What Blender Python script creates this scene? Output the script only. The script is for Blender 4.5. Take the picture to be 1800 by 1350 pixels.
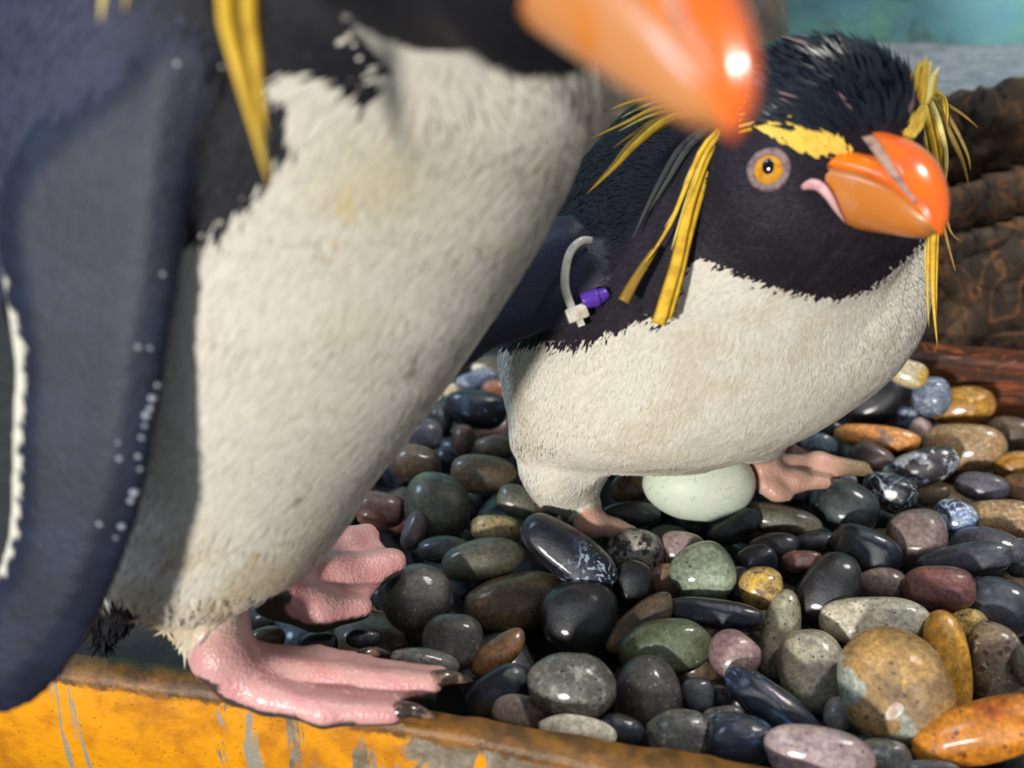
import bpy, math, random
import numpy as np
from mathutils import Vector, Matrix, noise as mnoise
from mathutils.bvhtree import BVHTree

random.seed(7)
rng = np.random.default_rng(7)
for o in list(bpy.data.objects):
    bpy.data.objects.remove(o, do_unlink=True)
scene = bpy.context.scene
COL = scene.collection

# ------------------------------------------------------------------ camera
F = 1600.0                      # focal length in pixels of the 1800 x 1350 frame
CAM_H = 0.30
PITCH = math.radians(28.0)
R3 = np.array([1.0, 0.0, 0.0])
FWD = np.array([0.0, math.cos(PITCH), -math.sin(PITCH)])
UP = np.array([0.0, math.sin(PITCH), math.cos(PITCH)])
ORG = np.array([0.0, 0.0, CAM_H])
cam_data = bpy.data.cameras.new('camera')
cam = bpy.data.objects.new('camera', cam_data)
COL.objects.link(cam)
cam_data.sensor_width = 36.0
cam_data.lens = F / 1800.0 * 36.0
cam_data.clip_start = 0.01
cam.location = ORG
cam.rotation_euler = (math.pi / 2 - PITCH, 0, 0)
cam_data.dof.use_dof = True
cam_data.dof.focus_distance = 0.44
cam_data.dof.aperture_fstop = 5.2
scene.camera = cam

# ------------------------------------------------------------------ light
scene.view_settings.view_transform = 'Standard'
scene.view_settings.look = 'None'
scene.view_settings.exposure = 0.12
scene.view_settings.gamma = 1.0
scene.view_settings.use_curve_mapping = False
world = bpy.data.worlds.new('exhibit_air')
scene.world = world
world.use_nodes = True
world.node_tree.nodes['Background'].inputs[0].default_value = (0.72, 0.82, 1.0, 1)
world.node_tree.nodes['Background'].inputs[1].default_value = 0.20


def lamp(name, loc, target, size, energy, color):
    d = bpy.data.lights.new(name, 'AREA')
    d.shape = 'DISK'
    d.size = size
    d.energy = energy
    d.color = color
    o = bpy.data.objects.new(name, d)
    COL.objects.link(o)
    o.location = loc
    o.rotation_euler = (Vector(target) - Vector(loc)).to_track_quat('-Z', 'Y').to_euler()
    return o


lamp('visitor_side_window_offscreen', (-0.96, -1.49, 0.57), (0.03, 0.40, 0.06), 0.18, 42, (1.0, 0.96, 0.90))
lamp('skylight_left_offscreen', (-1.85, 0.05, 2.35), (-0.05, 0.35, 0.1), 0.8, 32, (0.55, 0.72, 1.0))
lamp('ceiling_lamp_right_offscreen', (1.07, 0.28, 2.46), (0.35, 0.5, 0.0), 0.2, 30, (1.0, 0.95, 0.88))


# ------------------------------------------------------------------ helpers
def at_c(px, py, d):
    return np.array([(px - 900.0) / F * d, -(py - 675.0) / F * d, d])


def c2w(P):
    P = np.asarray(P, dtype=float)
    return ORG + P[..., 0:1] * R3 + P[..., 1:2] * UP + P[..., 2:3] * FWD


def w2c(P):
    Q = np.asarray(P, dtype=float) - ORG
    return np.stack([Q @ R3, Q @ UP, Q @ FWD], -1)


def depth_z(px, py, z=0.0):
    return (CAM_H - z) / (math.sin(PITCH) + (py - 675.0) / F * math.cos(PITCH))


def at_cz(px, py, z=0.0):
    return at_c(px, py, depth_z(px, py, z))


def at_w(px, py, d):
    return c2w(at_c(px, py, d))


def at_wz(px, py, z=0.0):
    return c2w(at_cz(px, py, z))


def uv_of(C):
    return C[..., 0] / C[..., 2] * F + 900.0, -C[..., 1] / C[..., 2] * F + 675.0


def srgb(r, g, b):
    def f(c):
        c /= 255.0
        return c / 12.92 if c <= 0.04045 else ((c + 0.055) / 1.055) ** 2.4
    return (f(r), f(g), f(b), 1.0)


def make_mesh(name, V, faces, smooth=True):
    me = bpy.data.meshes.new(name)
    me.from_pydata([tuple(v) for v in V], [], [tuple(f) for f in faces])
    if smooth:
        me.polygons.foreach_set('use_smooth', [True] * len(me.polygons))
    me.update()
    return me


def fast_mesh(name, V, loops, starts, totals, col=None):
    me = bpy.data.meshes.new(name)
    me.vertices.add(len(V))
    me.vertices.foreach_set('co', np.asarray(V, dtype=np.float32).ravel())
    me.loops.add(len(loops))
    me.loops.foreach_set('vertex_index', np.asarray(loops, dtype=np.int32))
    me.polygons.add(len(starts))
    me.polygons.foreach_set('loop_start', np.asarray(starts, dtype=np.int32))
    me.polygons.foreach_set('use_smooth', np.ones(len(starts), dtype=bool))
    me.update(calc_edges=True)
    me.validate()
    if col is not None:
        a = me.attributes.new('col', 'FLOAT_COLOR', 'POINT')
        a.data.foreach_set('color', np.asarray(col, dtype=np.float32).ravel())
    return me


def link(name, me, mat=None, parent=None, loc=None):
    o = bpy.data.objects.new(name, me)
    COL.objects.link(o)
    if mat is not None and me is not None:
        me.materials.append(mat)
    if loc is not None:
        o.location = loc
    if parent is not None:
        o.parent = parent
    return o


def tag(o, label=None, cat=None, group=None, kind=None):
    for k, v in (('label', label), ('category', cat), ('group', group), ('kind', kind)):
        if v:
            o[k] = v
    return o


def empty(name, loc):
    o = bpy.data.objects.new(name, None)
    COL.objects.link(o)
    o.location = loc
    o.empty_display_size = 0.02
    return o


def sm(a, b, x):
    t = np.clip((x - a) / (b - a), 0, 1)
    return t * t * (3 - 2 * t)


# ------------------------------------------------------------------ materials
def new_mat(name):
    m = bpy.data.materials.new(name)
    m.use_nodes = True
    nt = m.node_tree
    b = nt.nodes['Principled BSDF']
    return m, nt, b


def N(nt, t, **kw):
    n = nt.nodes.new(t)
    for k, v in kw.items():
        setattr(n, k, v)
    return n


def mixc(nt, fac, a, b):
    n = N(nt, 'ShaderNodeMix', data_type='RGBA')
    for sock, val in ((n.inputs[0], fac), (n.inputs[6], a), (n.inputs[7], b)):
        if isinstance(val, bpy.types.NodeSocket):
            nt.links.new(val, sock)
        else:
            sock.default_value = val
    return n.outputs[2]


def rng_map(nt, val, lo, hi, a=0.0, b=1.0):
    n = N(nt, 'ShaderNodeMapRange')
    n.interpolation_type = 'SMOOTHSTEP'
    nt.links.new(val, n.inputs[0])
    n.inputs[1].default_value = lo
    n.inputs[2].default_value = hi
    n.inputs[3].default_value = a
    n.inputs[4].default_value = b
    return n.outputs[0]


def coords(nt, scale=(1, 1, 1), loc=(0, 0, 0), rot=(0, 0, 0)):
    tc = N(nt, 'ShaderNodeTexCoord')
    mp = N(nt, 'ShaderNodeMapping')
    mp.inputs['Scale'].default_value = scale
    mp.inputs['Location'].default_value = loc
    mp.inputs['Rotation'].default_value = rot
    nt.links.new(tc.outputs['Object'], mp.inputs[0])
    return mp.outputs[0]


def noise(nt, vec, scale, detail=3.0, rough=0.5, dist=0.0):
    n = N(nt, 'ShaderNodeTexNoise')
    n.inputs['Scale'].default_value = scale
    n.inputs['Detail'].default_value = detail
    n.inputs['Roughness'].default_value = rough
    n.inputs['Distortion'].default_value = dist
    nt.links.new(vec, n.inputs['Vector'])
    return n.outputs['Fac']


def voro(nt, vec, scale, feature='F1'):
    n = N(nt, 'ShaderNodeTexVoronoi', feature=feature)
    n.inputs['Scale'].default_value = scale
    nt.links.new(vec, n.inputs['Vector'])
    return n.outputs['Distance']


def bump(nt, b, height, strength, dist=0.001):
    n = N(nt, 'ShaderNodeBump')
    n.inputs['Strength'].default_value = strength
    n.inputs['Distance'].default_value = dist
    nt.links.new(height, n.inputs['Height'])
    nt.links.new(n.outputs[0], b.inputs['Normal'])
    n2 = N(nt, 'ShaderNodeBump')
    n2.inputs['Strength'].default_value = strength * 0.28
    n2.inputs['Distance'].default_value = dist
    nt.links.new(height, n2.inputs['Height'])
    nt.links.new(n2.outputs[0], b.inputs['Coat Normal'])


def layered(name, base, layers=(), rough=0.3, coat=0.0, bumps=None, scale=(1, 1, 1), seed=0.0, spec=0.5, sss=0.0, mottle=False):
    """layers: (kind, scale, lo, hi, colour[, strength])"""
    m, nt, b = new_mat(name)
    vec = coords(nt, scale, (seed, seed * 1.7, -seed))
    cur = base
    for L in layers:
        kind, sc, lo, hi, colr = L[:5]
        if kind == 'noise':
            f = rng_map(nt, noise(nt, vec, sc, 4, 0.6), lo, hi)
        elif kind == 'fine':
            f = rng_map(nt, noise(nt, vec, sc, 6, 0.75), lo, hi)
        elif kind == 'speck':
            f = rng_map(nt, voro(nt, vec, sc), lo, hi, 1.0, 0.0)
        elif kind == 'vein':
            n1 = noise(nt, vec, sc, 3, 0.55, 1.2)
            s = N(nt, 'ShaderNodeMath', operation='SUBTRACT')
            nt.links.new(n1, s.inputs[0])
            s.inputs[1].default_value = 0.5
            a = N(nt, 'ShaderNodeMath', operation='ABSOLUTE')
            nt.links.new(s.outputs[0], a.inputs[0])
            f = rng_map(nt, a.outputs[0], lo, hi, 1.0, 0.0)
        elif kind == 'veinx':
            n1 = noise(nt, vec, sc, 3, 0.6, 1.5)
            n2 = rng_map(nt, n1, 0.52, 0.60)
            sp = N(nt, 'ShaderNodeSeparateXYZ')
            nt.links.new(coords(nt), sp.inputs[0])
            mk = rng_map(nt, sp.outputs[0], lo, hi)
            mu = N(nt, 'ShaderNodeMath', operation='MULTIPLY')
            nt.links.new(n2, mu.inputs[0])
            nt.links.new(mk, mu.inputs[1])
            f = mu.outputs[0]
        elif kind in ('bandx', 'bandy', 'bandz'):
            sp = N(nt, 'ShaderNodeSeparateXYZ')
            nt.links.new(vec, sp.inputs[0])
            ad = N(nt, 'ShaderNodeMath', operation='MULTIPLY_ADD')
            nt.links.new(noise(nt, vec, sc, 3), ad.inputs[0])
            ad.inputs[1].default_value = 0.02
            nt.links.new(sp.outputs['xyz'.index(kind[-1])], ad.inputs[2])
            f = rng_map(nt, ad.outputs[0], lo, hi)
        if len(L) > 5:
            mu = N(nt, 'ShaderNodeMath', operation='MULTIPLY')
            nt.links.new(f, mu.inputs[0])
            mu.inputs[1].default_value = L[5]
            f = mu.outputs[0]
        cur = mixc(nt, f, cur, colr)
    if mottle:
        for sc_, lo_, hi_ in ((420, 0.62, 1.34), (75, 0.74, 1.22)):
            g_ = rng_map(nt, noise(nt, vec, sc_, 5, 0.7), 0.32, 0.68, lo_, hi_)
            vm = N(nt, 'ShaderNodeVectorMath', operation='SCALE')
            if isinstance(cur, bpy.types.NodeSocket):
                nt.links.new(cur, vm.inputs[0])
            else:
                vm.inputs[0].default_value = cur[:3]
            nt.links.new(g_, vm.inputs['Scale'])
            cur = vm.outputs[0]
    if isinstance(cur, bpy.types.NodeSocket):
        nt.links.new(cur, b.inputs['Base Color'])
    else:
        b.inputs['Base Color'].default_value = cur
    b.inputs['Roughness'].default_value = rough
    b.inputs['Coat Weight'].default_value = coat
    b.inputs['Coat Roughness'].default_value = 0.06
    b.inputs['Specular IOR Level'].default_value = spec
    if sss:
        b.inputs['Subsurface Weight'].default_value = sss
        b.inputs['Subsurface Radius'].default_value = (0.006, 0.003, 0.002)
        b.inputs['Subsurface Scale'].default_value = 1.0
    if bumps:
        sc, st, di = bumps
        bump(nt, b, noise(nt, vec, sc, 8, 0.72), st, di)
    return m


def plumage_mat(name, rough, coat=0.0, spec=0.35, bumpsc=None, sheen=0.0):
    m, nt, b = new_mat(name)
    a = N(nt, 'ShaderNodeAttribute', attribute_name='col')
    nt.links.new(a.outputs['Color'], b.inputs['Base Color'])
    b.inputs['Roughness'].default_value = rough
    b.inputs['Coat Weight'].default_value = coat
    b.inputs['Coat Roughness'].default_value = 0.2
    b.inputs['Specular IOR Level'].default_value = spec
    b.inputs['Sheen Weight'].default_value = sheen
    if bumpsc:
        vec = coords(nt)
        bump(nt, b, noise(nt, vec, bumpsc[0], 4, 0.6), bumpsc[1], bumpsc[2])
    return m


M_PLUME = plumage_mat('feather', 0.6, spec=0.22)
M_FLIP = plumage_mat('flipper_skin', 0.46, spec=0.35, bumpsc=(700, 0.35, 0.0012))
M_SKIN = plumage_mat('foot_skin', 0.36, coat=0.3, spec=0.5)
_nt = M_SKIN.node_tree
_v = coords(_nt)
_vo = voro(_nt, _v, 620)
_cr = noise(_nt, coords(_nt, (3.2, 0.8, 1.0)), 170, 3, 0.6, 0.3)
_ad = N(_nt, 'ShaderNodeMath', operation='MULTIPLY_ADD')
_nt.links.new(_cr, _ad.inputs[0])
_ad.inputs[1].default_value = 1.6
_nt.links.new(_vo, _ad.inputs[2])
bump(_nt, _nt.nodes['Principled BSDF'], _ad.outputs[0], 0.3, 0.0012)
M_SKIN.node_tree.nodes['Principled BSDF'].inputs['Subsurface Weight'].default_value = 0.12
M_SKIN.node_tree.nodes['Principled BSDF'].inputs['Subsurface Radius'].default_value = (0.006, 0.002, 0.0015)
M_SKIN.node_tree.nodes['Principled BSDF'].inputs['Subsurface Scale'].default_value = 0.6
M_GLOSSFEATHER = plumage_mat('crown_feather', 0.33, spec=0.6)

# ------------------------------------------------------------------ setting
# bed under the pebbles
zf = -0.055
me = make_mesh('floor', [(-0.9, 0.05, zf), (1.2, 0.05, zf), (1.2, 1.3, zf), (-0.9, 1.3, zf),
                         (-0.9, 0.05, zf - 0.2), (1.2, 0.05, zf - 0.2), (1.2, 1.3, zf - 0.2), (-0.9, 1.3, zf - 0.2)],
               [(0, 1, 2, 3), (7, 6, 5, 4), (0, 4, 5, 1), (1, 5, 6, 2), (2, 6, 7, 3), (3, 7, 4, 0)], False)
tag(link('floor', me, layered('wet_bed', srgb(50, 47, 44), (('noise', 60, 0.4, 0.7, srgb(66, 60, 54)),), 0.35, bumps=(200, 0.6, 0.004))),
    kind='structure')


def resample(poly, n):
    poly = np.asarray(poly, float)
    seg = np.r_[0, np.cumsum(np.linalg.norm(np.diff(poly, axis=0), axis=1))]
    t = np.linspace(0, seg[-1], n)
    return np.stack([np.interp(t, seg, poly[:, i]) for i in range(poly.shape[1])], -1)


# front kerb: curved yellow painted rim
KZ = 0.012
inner = [(-260, 1105), (-60, 1120), (157, 1147), (333, 1167), (560, 1207), (771, 1246), (950, 1276), (1087, 1300), (1242, 1322), (1346, 1344), (1560, 1398), (1800, 1470)]
outer = [(-260, 1132), (-60, 1156), (133, 1188), (227, 1200), (367, 1216), (560, 1248), (737, 1281), (900, 1312), (1033, 1343), (1240, 1392), (1500, 1465), (1760, 1545)]
inw = resample([at_wz(x, y, KZ) for x, y in inner], 60)
ouw = resample([at_wz(x, y, KZ) for x, y in outer], 60)
V, Fc = [], []
prof = None
for i in range(60):
    a, b = inw[i], ouw[i]
    dirv = (b - a) / np.linalg.norm(b - a)
    wob = 0.0006 * math.sin(i * 1.3) + 0.0005 * math.sin(i * 2.9)
    ring = [a + np.array([0, 0, -0.06]), a + np.array([0, 0, -0.002]), a + dirv * 0.002 + np.array([0, 0, 0.0005 + wob]),
            b - dirv * 0.003 + np.array([0, 0, wob]), b - dirv * 0.0006 + np.array([0, 0, -0.0012 + wob]), b + dirv * 0.0003 + np.array([0, 0, -0.004]),
            b + dirv * 0.003 + np.array([0, 0, -0.03]), b + dirv * 0.006 + np.array([0, 0, -0.16])]
    V += ring
k = 8
for i in range(59):
    for j in range(k - 1):
        Fc.append((i * k + j, i * k + j + 1, (i + 1) * k + j + 1, (i + 1) * k + j))
    Fc.append((i * k + k - 1, i * k, (i + 1) * k, (i + 1) * k + k - 1))
Fc += [tuple(range(k)), tuple(reversed(range(59 * k, 60 * k)))]
kerb_me = make_mesh('nest_kerb', V, Fc)
m, nt, b = new_mat('worn_yellow_paint')
vec = coords(nt)
vst = coords(nt, (1, 1, 0.28))
paint = mixc(nt, rng_map(nt, noise(nt, vec, 45, 4, 0.6), 0.42, 0.68), srgb(240, 160, 8), srgb(196, 122, 14))
paint = mixc(nt, rng_map(nt, voro(nt, vec, 260), 0.06, 0.14, 1, 0), paint, srgb(110, 66, 16))
bare = mixc(nt, rng_map(nt, noise(nt, vec, 150, 4), 0.35, 0.65), srgb(120, 104, 82), srgb(150, 142, 126))
sp = N(nt, 'ShaderNodeSeparateXYZ')
nt.links.new(vec, sp.inputs[0])
# paint worn off more to one side of the kerb
ad = N(nt, 'ShaderNodeMath', operation='MULTIPLY_ADD')
nt.links.new(sp.outputs[0], ad.inputs[0])
ad.inputs[1].default_value = 1.5
nt.links.new(noise(nt, vst, 42, 5, 0.65, 0.4), ad.inputs[2])
c1 = mixc(nt, rng_map(nt, ad.outputs[0], 0.40, 0.44), paint, bare)
c1 = mixc(nt, rng_map(nt, noise(nt, coords(nt, (1, 1, 0.12)), 55, 4, 0.6, 0.6), 0.635, 0.66), c1, srgb(158, 152, 136))
# bare worn top edge
c2 = mixc(nt, rng_map(nt, noise(nt, vec, 90, 4), 0.35, 0.65), srgb(96, 66, 30), srgb(150, 100, 36))
topf = N(nt, 'ShaderNodeMath', operation='MULTIPLY_ADD')
nt.links.new(noise(nt, vec, 110, 4, 0.7), topf.inputs[0])
topf.inputs[1].default_value = 0.012
nt.links.new(sp.outputs[2], topf.inputs[2])
c3 = mixc(nt, rng_map(nt, topf.outputs[0], 0.0105, 0.0135), c1, c2)
nt.links.new(c3, b.inputs['Base Color'])
b.inputs['Roughness'].default_value = 0.38
bump(nt, b, noise(nt, vec, 180, 5, 0.7), 0.5, 0.002)
tag(link('nest_kerb', kerb_me, m), 'weathered yellow painted kerb with bare brown upper edge under the penguin foot', 'kerb')

# board closing the nest at the far side
bt = [at_w(1420, 606, 0.622), at_w(1600, 622, 0.618), at_w(1800, 640, 0.612), at_w(2100, 667, 0.60)]
V, Fc = [], []
for p in bt:
    p = np.array(p)
    back = np.array([0.02, 0.018, 0.0])
    V += [p + (0, -0.001, -0.05), p + (0, 0, -0.003), p + (0, 0.002, 0.0), p + back + (0, 0, 0.0), p + back + (0, 0, -0.05)]
for i in range(3):
    for j in range(5):
        Fc.append((i * 5 + j, i * 5 + (j + 1) % 5, (i + 1) * 5 + (j + 1) % 5, (i + 1) * 5 + j))
Fc += [(4, 3, 2, 1, 0), (15, 16, 17, 18, 19)]
tag(link('nest_board', make_mesh('nest_board', V, Fc, False),
         layered('wet_brown_board', srgb(70, 36, 16), (('noise', 9, 0.42, 0.62, srgb(128, 62, 22)), ('fine', 40, 0.52, 0.7, srgb(34, 20, 12)), ('vein', 14, 0.0, 0.03, srgb(170, 88, 36))),
                 0.2, 0.5, (60, 0.5, 0.003), scale=(1, 3, 9))),
    'low reddish brown wet board at the foot of the rock', 'board')


def rock_grid(name, fpos, nu, nv, mat, amp=0.012, freq=18, fine=0.004):
    V = []
    for j in range(nv + 1):
        for i in range(nu + 1):
            p = fpos(i / nu, j / nv)
            q = Vector(p)
            h = mnoise.fractal(q * freq, 0.9, 2.1, 5) * amp + mnoise.noise(q * freq * 7) * fine + mnoise.noise(q * freq * 17) * fine * 0.5
            V.append(tuple(np.array(p) - FWD * h))
    Fc = [(j * (nu + 1) + i, j * (nu + 1) + i + 1, (j + 1) * (nu + 1) + i + 1, (j + 1) * (nu + 1) + i) for j in range(nv) for i in range(nu)]
    # give it a back so it is a solid
    base = len(V)
    me = make_mesh(name, V, Fc)
    o = link(name, me, mat)
    md = o.modifiers.new('solid', 'SOLIDIFY')
    md.thickness = 0.008
    md.offset = -1.0
    return o


def ledge_depth(px, py):
    s = py + 0.32 * (px - 1640)
    edges = [185, 352, 440, 700]
    deep = [0.045, 0.03, 0.03]
    d = 0.700
    for kk in range(3):
        if edges[kk] <= s < edges[kk + 1]:
            t = (s - edges[kk]) / (edges[kk + 1] - edges[kk])
            return 0.665 + 0.012 * (2 - kk) + deep[kk] * (t ** 1.7)
    return 0.69 if s < 185 else 0.68


def fr(u, v):
    px = 1490 + u * 900
    py = (182 - 0.28 * (px - 1640) * (1 if px > 1640 else 0.2)) * (1 - v) + 760 * v
    return at_w(px, py, ledge_depth(px, py))


M_ROCK = layered('wet_brown_rock', srgb(66, 48, 30), (('noise', 25, 0.4, 0.65, srgb(104, 78, 48)), ('noise', 70, 0.5, 0.7, srgb(34, 26, 20)), ('vein', 22, 0.0, 0.03, srgb(138, 88, 40))),
                 0.42, 0.25, (300, 1.0, 0.003))
tag(rock_grid('rock_outcrop', fr, 150, 120, M_ROCK, 0.012, 14, 0.0022), 'brown wet layered rock with dark cracks behind the low board', 'rock')
# white dropping splashed on the rock
rock = bpy.data.objects['rock_outcrop']
rtree = BVHTree.FromPolygons([tuple(v.co) for v in rock.data.vertices], [tuple(p.vertices) for p in rock.data.polygons])
V, Fc = [], []
for (cx, cy, rx, ry, ph) in ((1684, 560, 8, 26, 0), (1678, 585, 10, 18, 2), (1691, 596, 5, 16, 4), (1671, 572, 4, 9, 1)):
    b0 = len(V)
    for (q, nn) in ((0.0, 1), (0.55, 14), (1.0, 14)):
        for i in range(nn):
            a = 2 * math.pi * i / nn
            r = q * (1 + 0.3 * math.sin(3 * a + ph) + 0.15 * math.sin(7 * a))
            dr = Vector(at_w(cx + rx * r * math.cos(a), cy + ry * r * math.sin(a), 1.0) - ORG).normalized()
            loc, nor, _, _ = rtree.ray_cast(Vector(ORG), dr)
            V.append(np.array(loc) - np.array(dr) * (0.0012 if q < 1 else 0.0001))
    for i in range(14):
        k2 = (i + 1) % 14
        Fc += [(b0, b0 + 1 + i, b0 + 1 + k2), (b0 + 1 + i, b0 + 15 + i, b0 + 15 + k2, b0 + 1 + k2)]
o = link('dropping', make_mesh('dropping', V, Fc), layered('white_dropping', srgb(206, 214, 220), (('noise', 200, 0.45, 0.65, srgb(150, 156, 160)),), 0.6), rock)
o['label'] = 'white dropping splashed on the rock'


# grey concrete lip above the rock
def fl(u, v):
    px = 1440 + u * 950
    pyf = 205 - 0.28 * (px - 1640) * (1 if px > 1640 else 0.2)
    pf = at_w(px, pyf, 0.705)
    pb = at_wz(px, 92, 0.172)
    if v < 0.35:                       # front face down to the bed
        return pf + np.array([0, 0.045 * min(1, (0.35 - v) / 0.03), -0.2 * (1 - v / 0.35)])
    v = (v - 0.35) / 0.65
    return pf * (1 - v) + pb * v + np.array([0, 0, 0.008 * math.sin(min(1, v * 3) * math.pi / 2)])


tag(rock_grid('concrete_lip', fl, 70, 44, layered('pale_concrete', srgb(156, 156, 162), (('noise', 60, 0.4, 0.62, srgb(186, 186, 192)), ('fine', 140, 0.5, 0.7, srgb(104, 98, 90))), 0.45, 0.2, (300, 0.8, 0.003)), 0.004, 25, 0.0015),
    'rough grey concrete lip between brown rock and turquoise wall', 'ledge')


# turquoise wall
def fw(u, v):
    P = at_w(1000 + u * 1500, 100, 0.86)
    x = -1.1 + u * 2.3
    return np.array([x, 0.905 + 0.02 * u, 0.05 + 0.75 * v])


o = rock_grid('wall_back', fw, 200, 70, layered('turquoise_wall', srgb(140, 208, 214), (('noise', 16, 0.45, 0.7, srgb(150, 220, 190)), ('noise', 22, 0.56, 0.74, srgb(120, 140, 108)), ('noise', 9, 0.55, 0.75, srgb(120, 190, 215))), 0.2, 0.5, (120, 0.8, 0.006)), 0.008, 12, 0.003)
tag(o, 'turquoise painted rough wall with brown stains', 'wall', kind='structure')


# grey brown boulder behind the brooding bird
def boulder():
    V, Fc = [], []
    nu, nv = 90, 60
    c = at_c(1175, 150, 0.76)
    for j in range(nv + 1):
        th = math.pi * j / nv
        for i in range(nu):
            ph = 2 * math.pi * i / nu
            d = np.array([math.sin(th) * math.cos(ph), math.cos(th), math.sin(th) * math.sin(ph)])
            d = np.sign(d) * np.abs(d) ** 0.55
            p = c + d * np.array([0.094, 0.21, 0.055])
            q = Vector(p)
            nn = Vector(d).normalized()
            h = mnoise.fractal(q * 22, 0.9, 2.0, 5) * 0.010 + mnoise.noise(q * 150) * 0.0025 + mnoise.noise(q * 330) * 0.0015
            V.append(c2w(p + np.array(nn) * h))
    for j in range(nv):
        for i in range(nu):
            Fc.append((j * nu + i, j * nu + (i + 1) % nu, (j + 1) * nu + (i + 1) % nu, (j + 1) * nu + i))
    return make_mesh('boulder', V, Fc)


tag(link('boulder', boulder(), layered('grey_brown_rock', srgb(112, 96, 78), (('noise', 40, 0.42, 0.62, srgb(142, 124, 102)), ('fine', 120, 0.5, 0.66, srgb(70, 56, 42))), 0.28, 0.35, (330, 0.8, 0.003))),
    'grey brown wet boulder rising behind the brooding penguin', 'rock')

# ------------------------------------------------------------------ pebbles
S = srgb
PM = {}


def pm(key, base, layers=(), rough=0.36, coat=0.8, bumps=(330, 0.32, 0.0014), scale=(1, 1, 1)):
    PM[key] = layered('pebble_' + key, base, layers, rough, coat, bumps, scale, seed=len(PM) * 0.37, mottle=True)


pm('black', S(30, 31, 36), (('noise', 60, 0.5, 0.75, S(52, 54, 60)),))
pm('blackblue', S(24, 28, 40), (('noise', 90, 0.5, 0.7, S(44, 50, 64)),), 0.16)
pm('blackgreen', S(38, 48, 48), (('noise', 50, 0.45, 0.7, S(60, 74, 74)), ('fine', 160, 0.62, 0.7, S(110, 130, 140))))
pm('blackvein', S(26, 28, 38), (('noise', 70, 0.5, 0.7, S(48, 56, 80)), ('veinx', 190, -0.002, 0.012, S(170, 190, 206))), 0.24)
pm('netvein', S(26, 28, 38), (('noise', 60, 0.54, 0.7, S(60, 70, 96)), ('vein', 60, 0.0, 0.02, S(176, 190, 200)), ('fine', 150, 0.6, 0.68, S(130, 146, 166))), 0.24)
pm('blackdust_gleam', S(34, 34, 42), (('noise', 38, 0.52, 0.62, S(70, 92, 120)), ('fine', 140, 0.6, 0.7, S(150, 170, 190))))  # blue patches are reflections painted into the colour; the pale grains are dust
pm('whitevein', S(52, 48, 54), (('noise', 50, 0.52, 0.58, S(150, 156, 166)), ('fine', 80, 0.54, 0.60, S(210, 218, 218)), ('noise', 30, 0.6, 0.7, S(96, 78, 74))))
pm('marble', S(28, 34, 50), (('noise', 75, 0.5, 0.66, S(92, 128, 170)), ('fine', 120, 0.58, 0.66, S(150, 190, 220))), 0.14, scale=(0.5, 1.6, 1))
pm('crystal', S(34, 46, 88), (('noise', 80, 0.46, 0.62, S(140, 168, 214)), ('vein', 100, 0.0, 0.05, S(216, 226, 236))))
pm('darkgrey', S(60, 58, 56), (('noise', 60, 0.45, 0.7, S(84, 80, 76)), ('speck', 300, 0.1, 0.2, S(120, 116, 110))))
pm('granite', S(92, 90, 86), (('fine', 170, 0.5, 0.6, S(140, 138, 130)), ('speck', 230, 0.12, 0.22, S(52, 50, 48)), ('noise', 60, 0.55, 0.7, S(120, 116, 104))))
pm('slate', S(62, 64, 72), (('noise', 60, 0.5, 0.7, S(92, 96, 106)),))
pm('dusty', S(92, 88, 100), (('noise', 60, 0.48, 0.66, S(140, 138, 148)),))
pm('bluegrey', S(122, 134, 156), (('vein', 60, 0.0, 0.02, S(190, 200, 206)), ('noise', 60, 0.5, 0.7, S(96, 108, 132))))
pm('bluewhite', S(94, 110, 128), (('noise', 60, 0.5, 0.62, S(160, 166, 170)), ('noise', 90, 0.58, 0.7, S(60, 66, 80))))
pm('maroon', S(122, 78, 74), (('speck', 260, 0.1, 0.2, S(150, 110, 102)), ('noise', 60, 0.5, 0.7, S(98, 62, 62))), 0.25)
pm('darkmaroon', S(98, 66, 60), (('noise', 60, 0.5, 0.7, S(114, 80, 70)),))
pm('mauve', S(132, 114, 108), (('speck', 220, 0.1, 0.2, S(160, 140, 130)), ('noise', 60, 0.5, 0.7, S(112, 94, 92))))
pm('darkmauve', S(92, 76, 74), (('noise', 60, 0.5, 0.7, S(112, 94, 88)),))
pm('pinkgrey', S(158, 136, 134), (('speck', 240, 0.12, 0.22, S(98, 78, 80)), ('noise', 80, 0.5, 0.65, S(184, 160, 152))))
pm('pinkstone', S(142, 112, 114), (('speck', 230, 0.12, 0.22, S(92, 66, 70)), ('noise', 70, 0.5, 0.65, S(166, 140, 134))))
pm('brown', S(100, 82, 60), (('noise', 40, 0.45, 0.65, S(126, 104, 76)), ('fine', 120, 0.6, 0.7, S(72, 58, 44))))
pm('redbrown', S(110, 76, 44), (('noise', 50, 0.45, 0.65, S(142, 100, 58)), ('speck', 200, 0.12, 0.22, S(74, 48, 30))))
pm('tan', S(168, 134, 92), (('noise', 45, 0.45, 0.65, S(186, 152, 108)), ('fine', 130, 0.58, 0.68, S(140, 106, 70)), ('vein', 40, 0.0, 0.015, S(200, 176, 146))))
pm('tanpink', S(176, 142, 118), (('noise', 45, 0.45, 0.65, S(152, 116, 94)),))
pm('amber', S(176, 124, 40), (('noise', 50, 0.45, 0.65, S(196, 146, 66)), ('noise', 30, 0.52, 0.62, S(150, 92, 40)), ('speck', 150, 0.15, 0.3, S(210, 172, 104))), 0.12, 0.7)
pm('ochre', S(204, 144, 36), (('noise', 50, 0.45, 0.65, S(224, 168, 60)), ('fine', 140, 0.62, 0.7, S(150, 96, 30))), 0.25)
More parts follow.
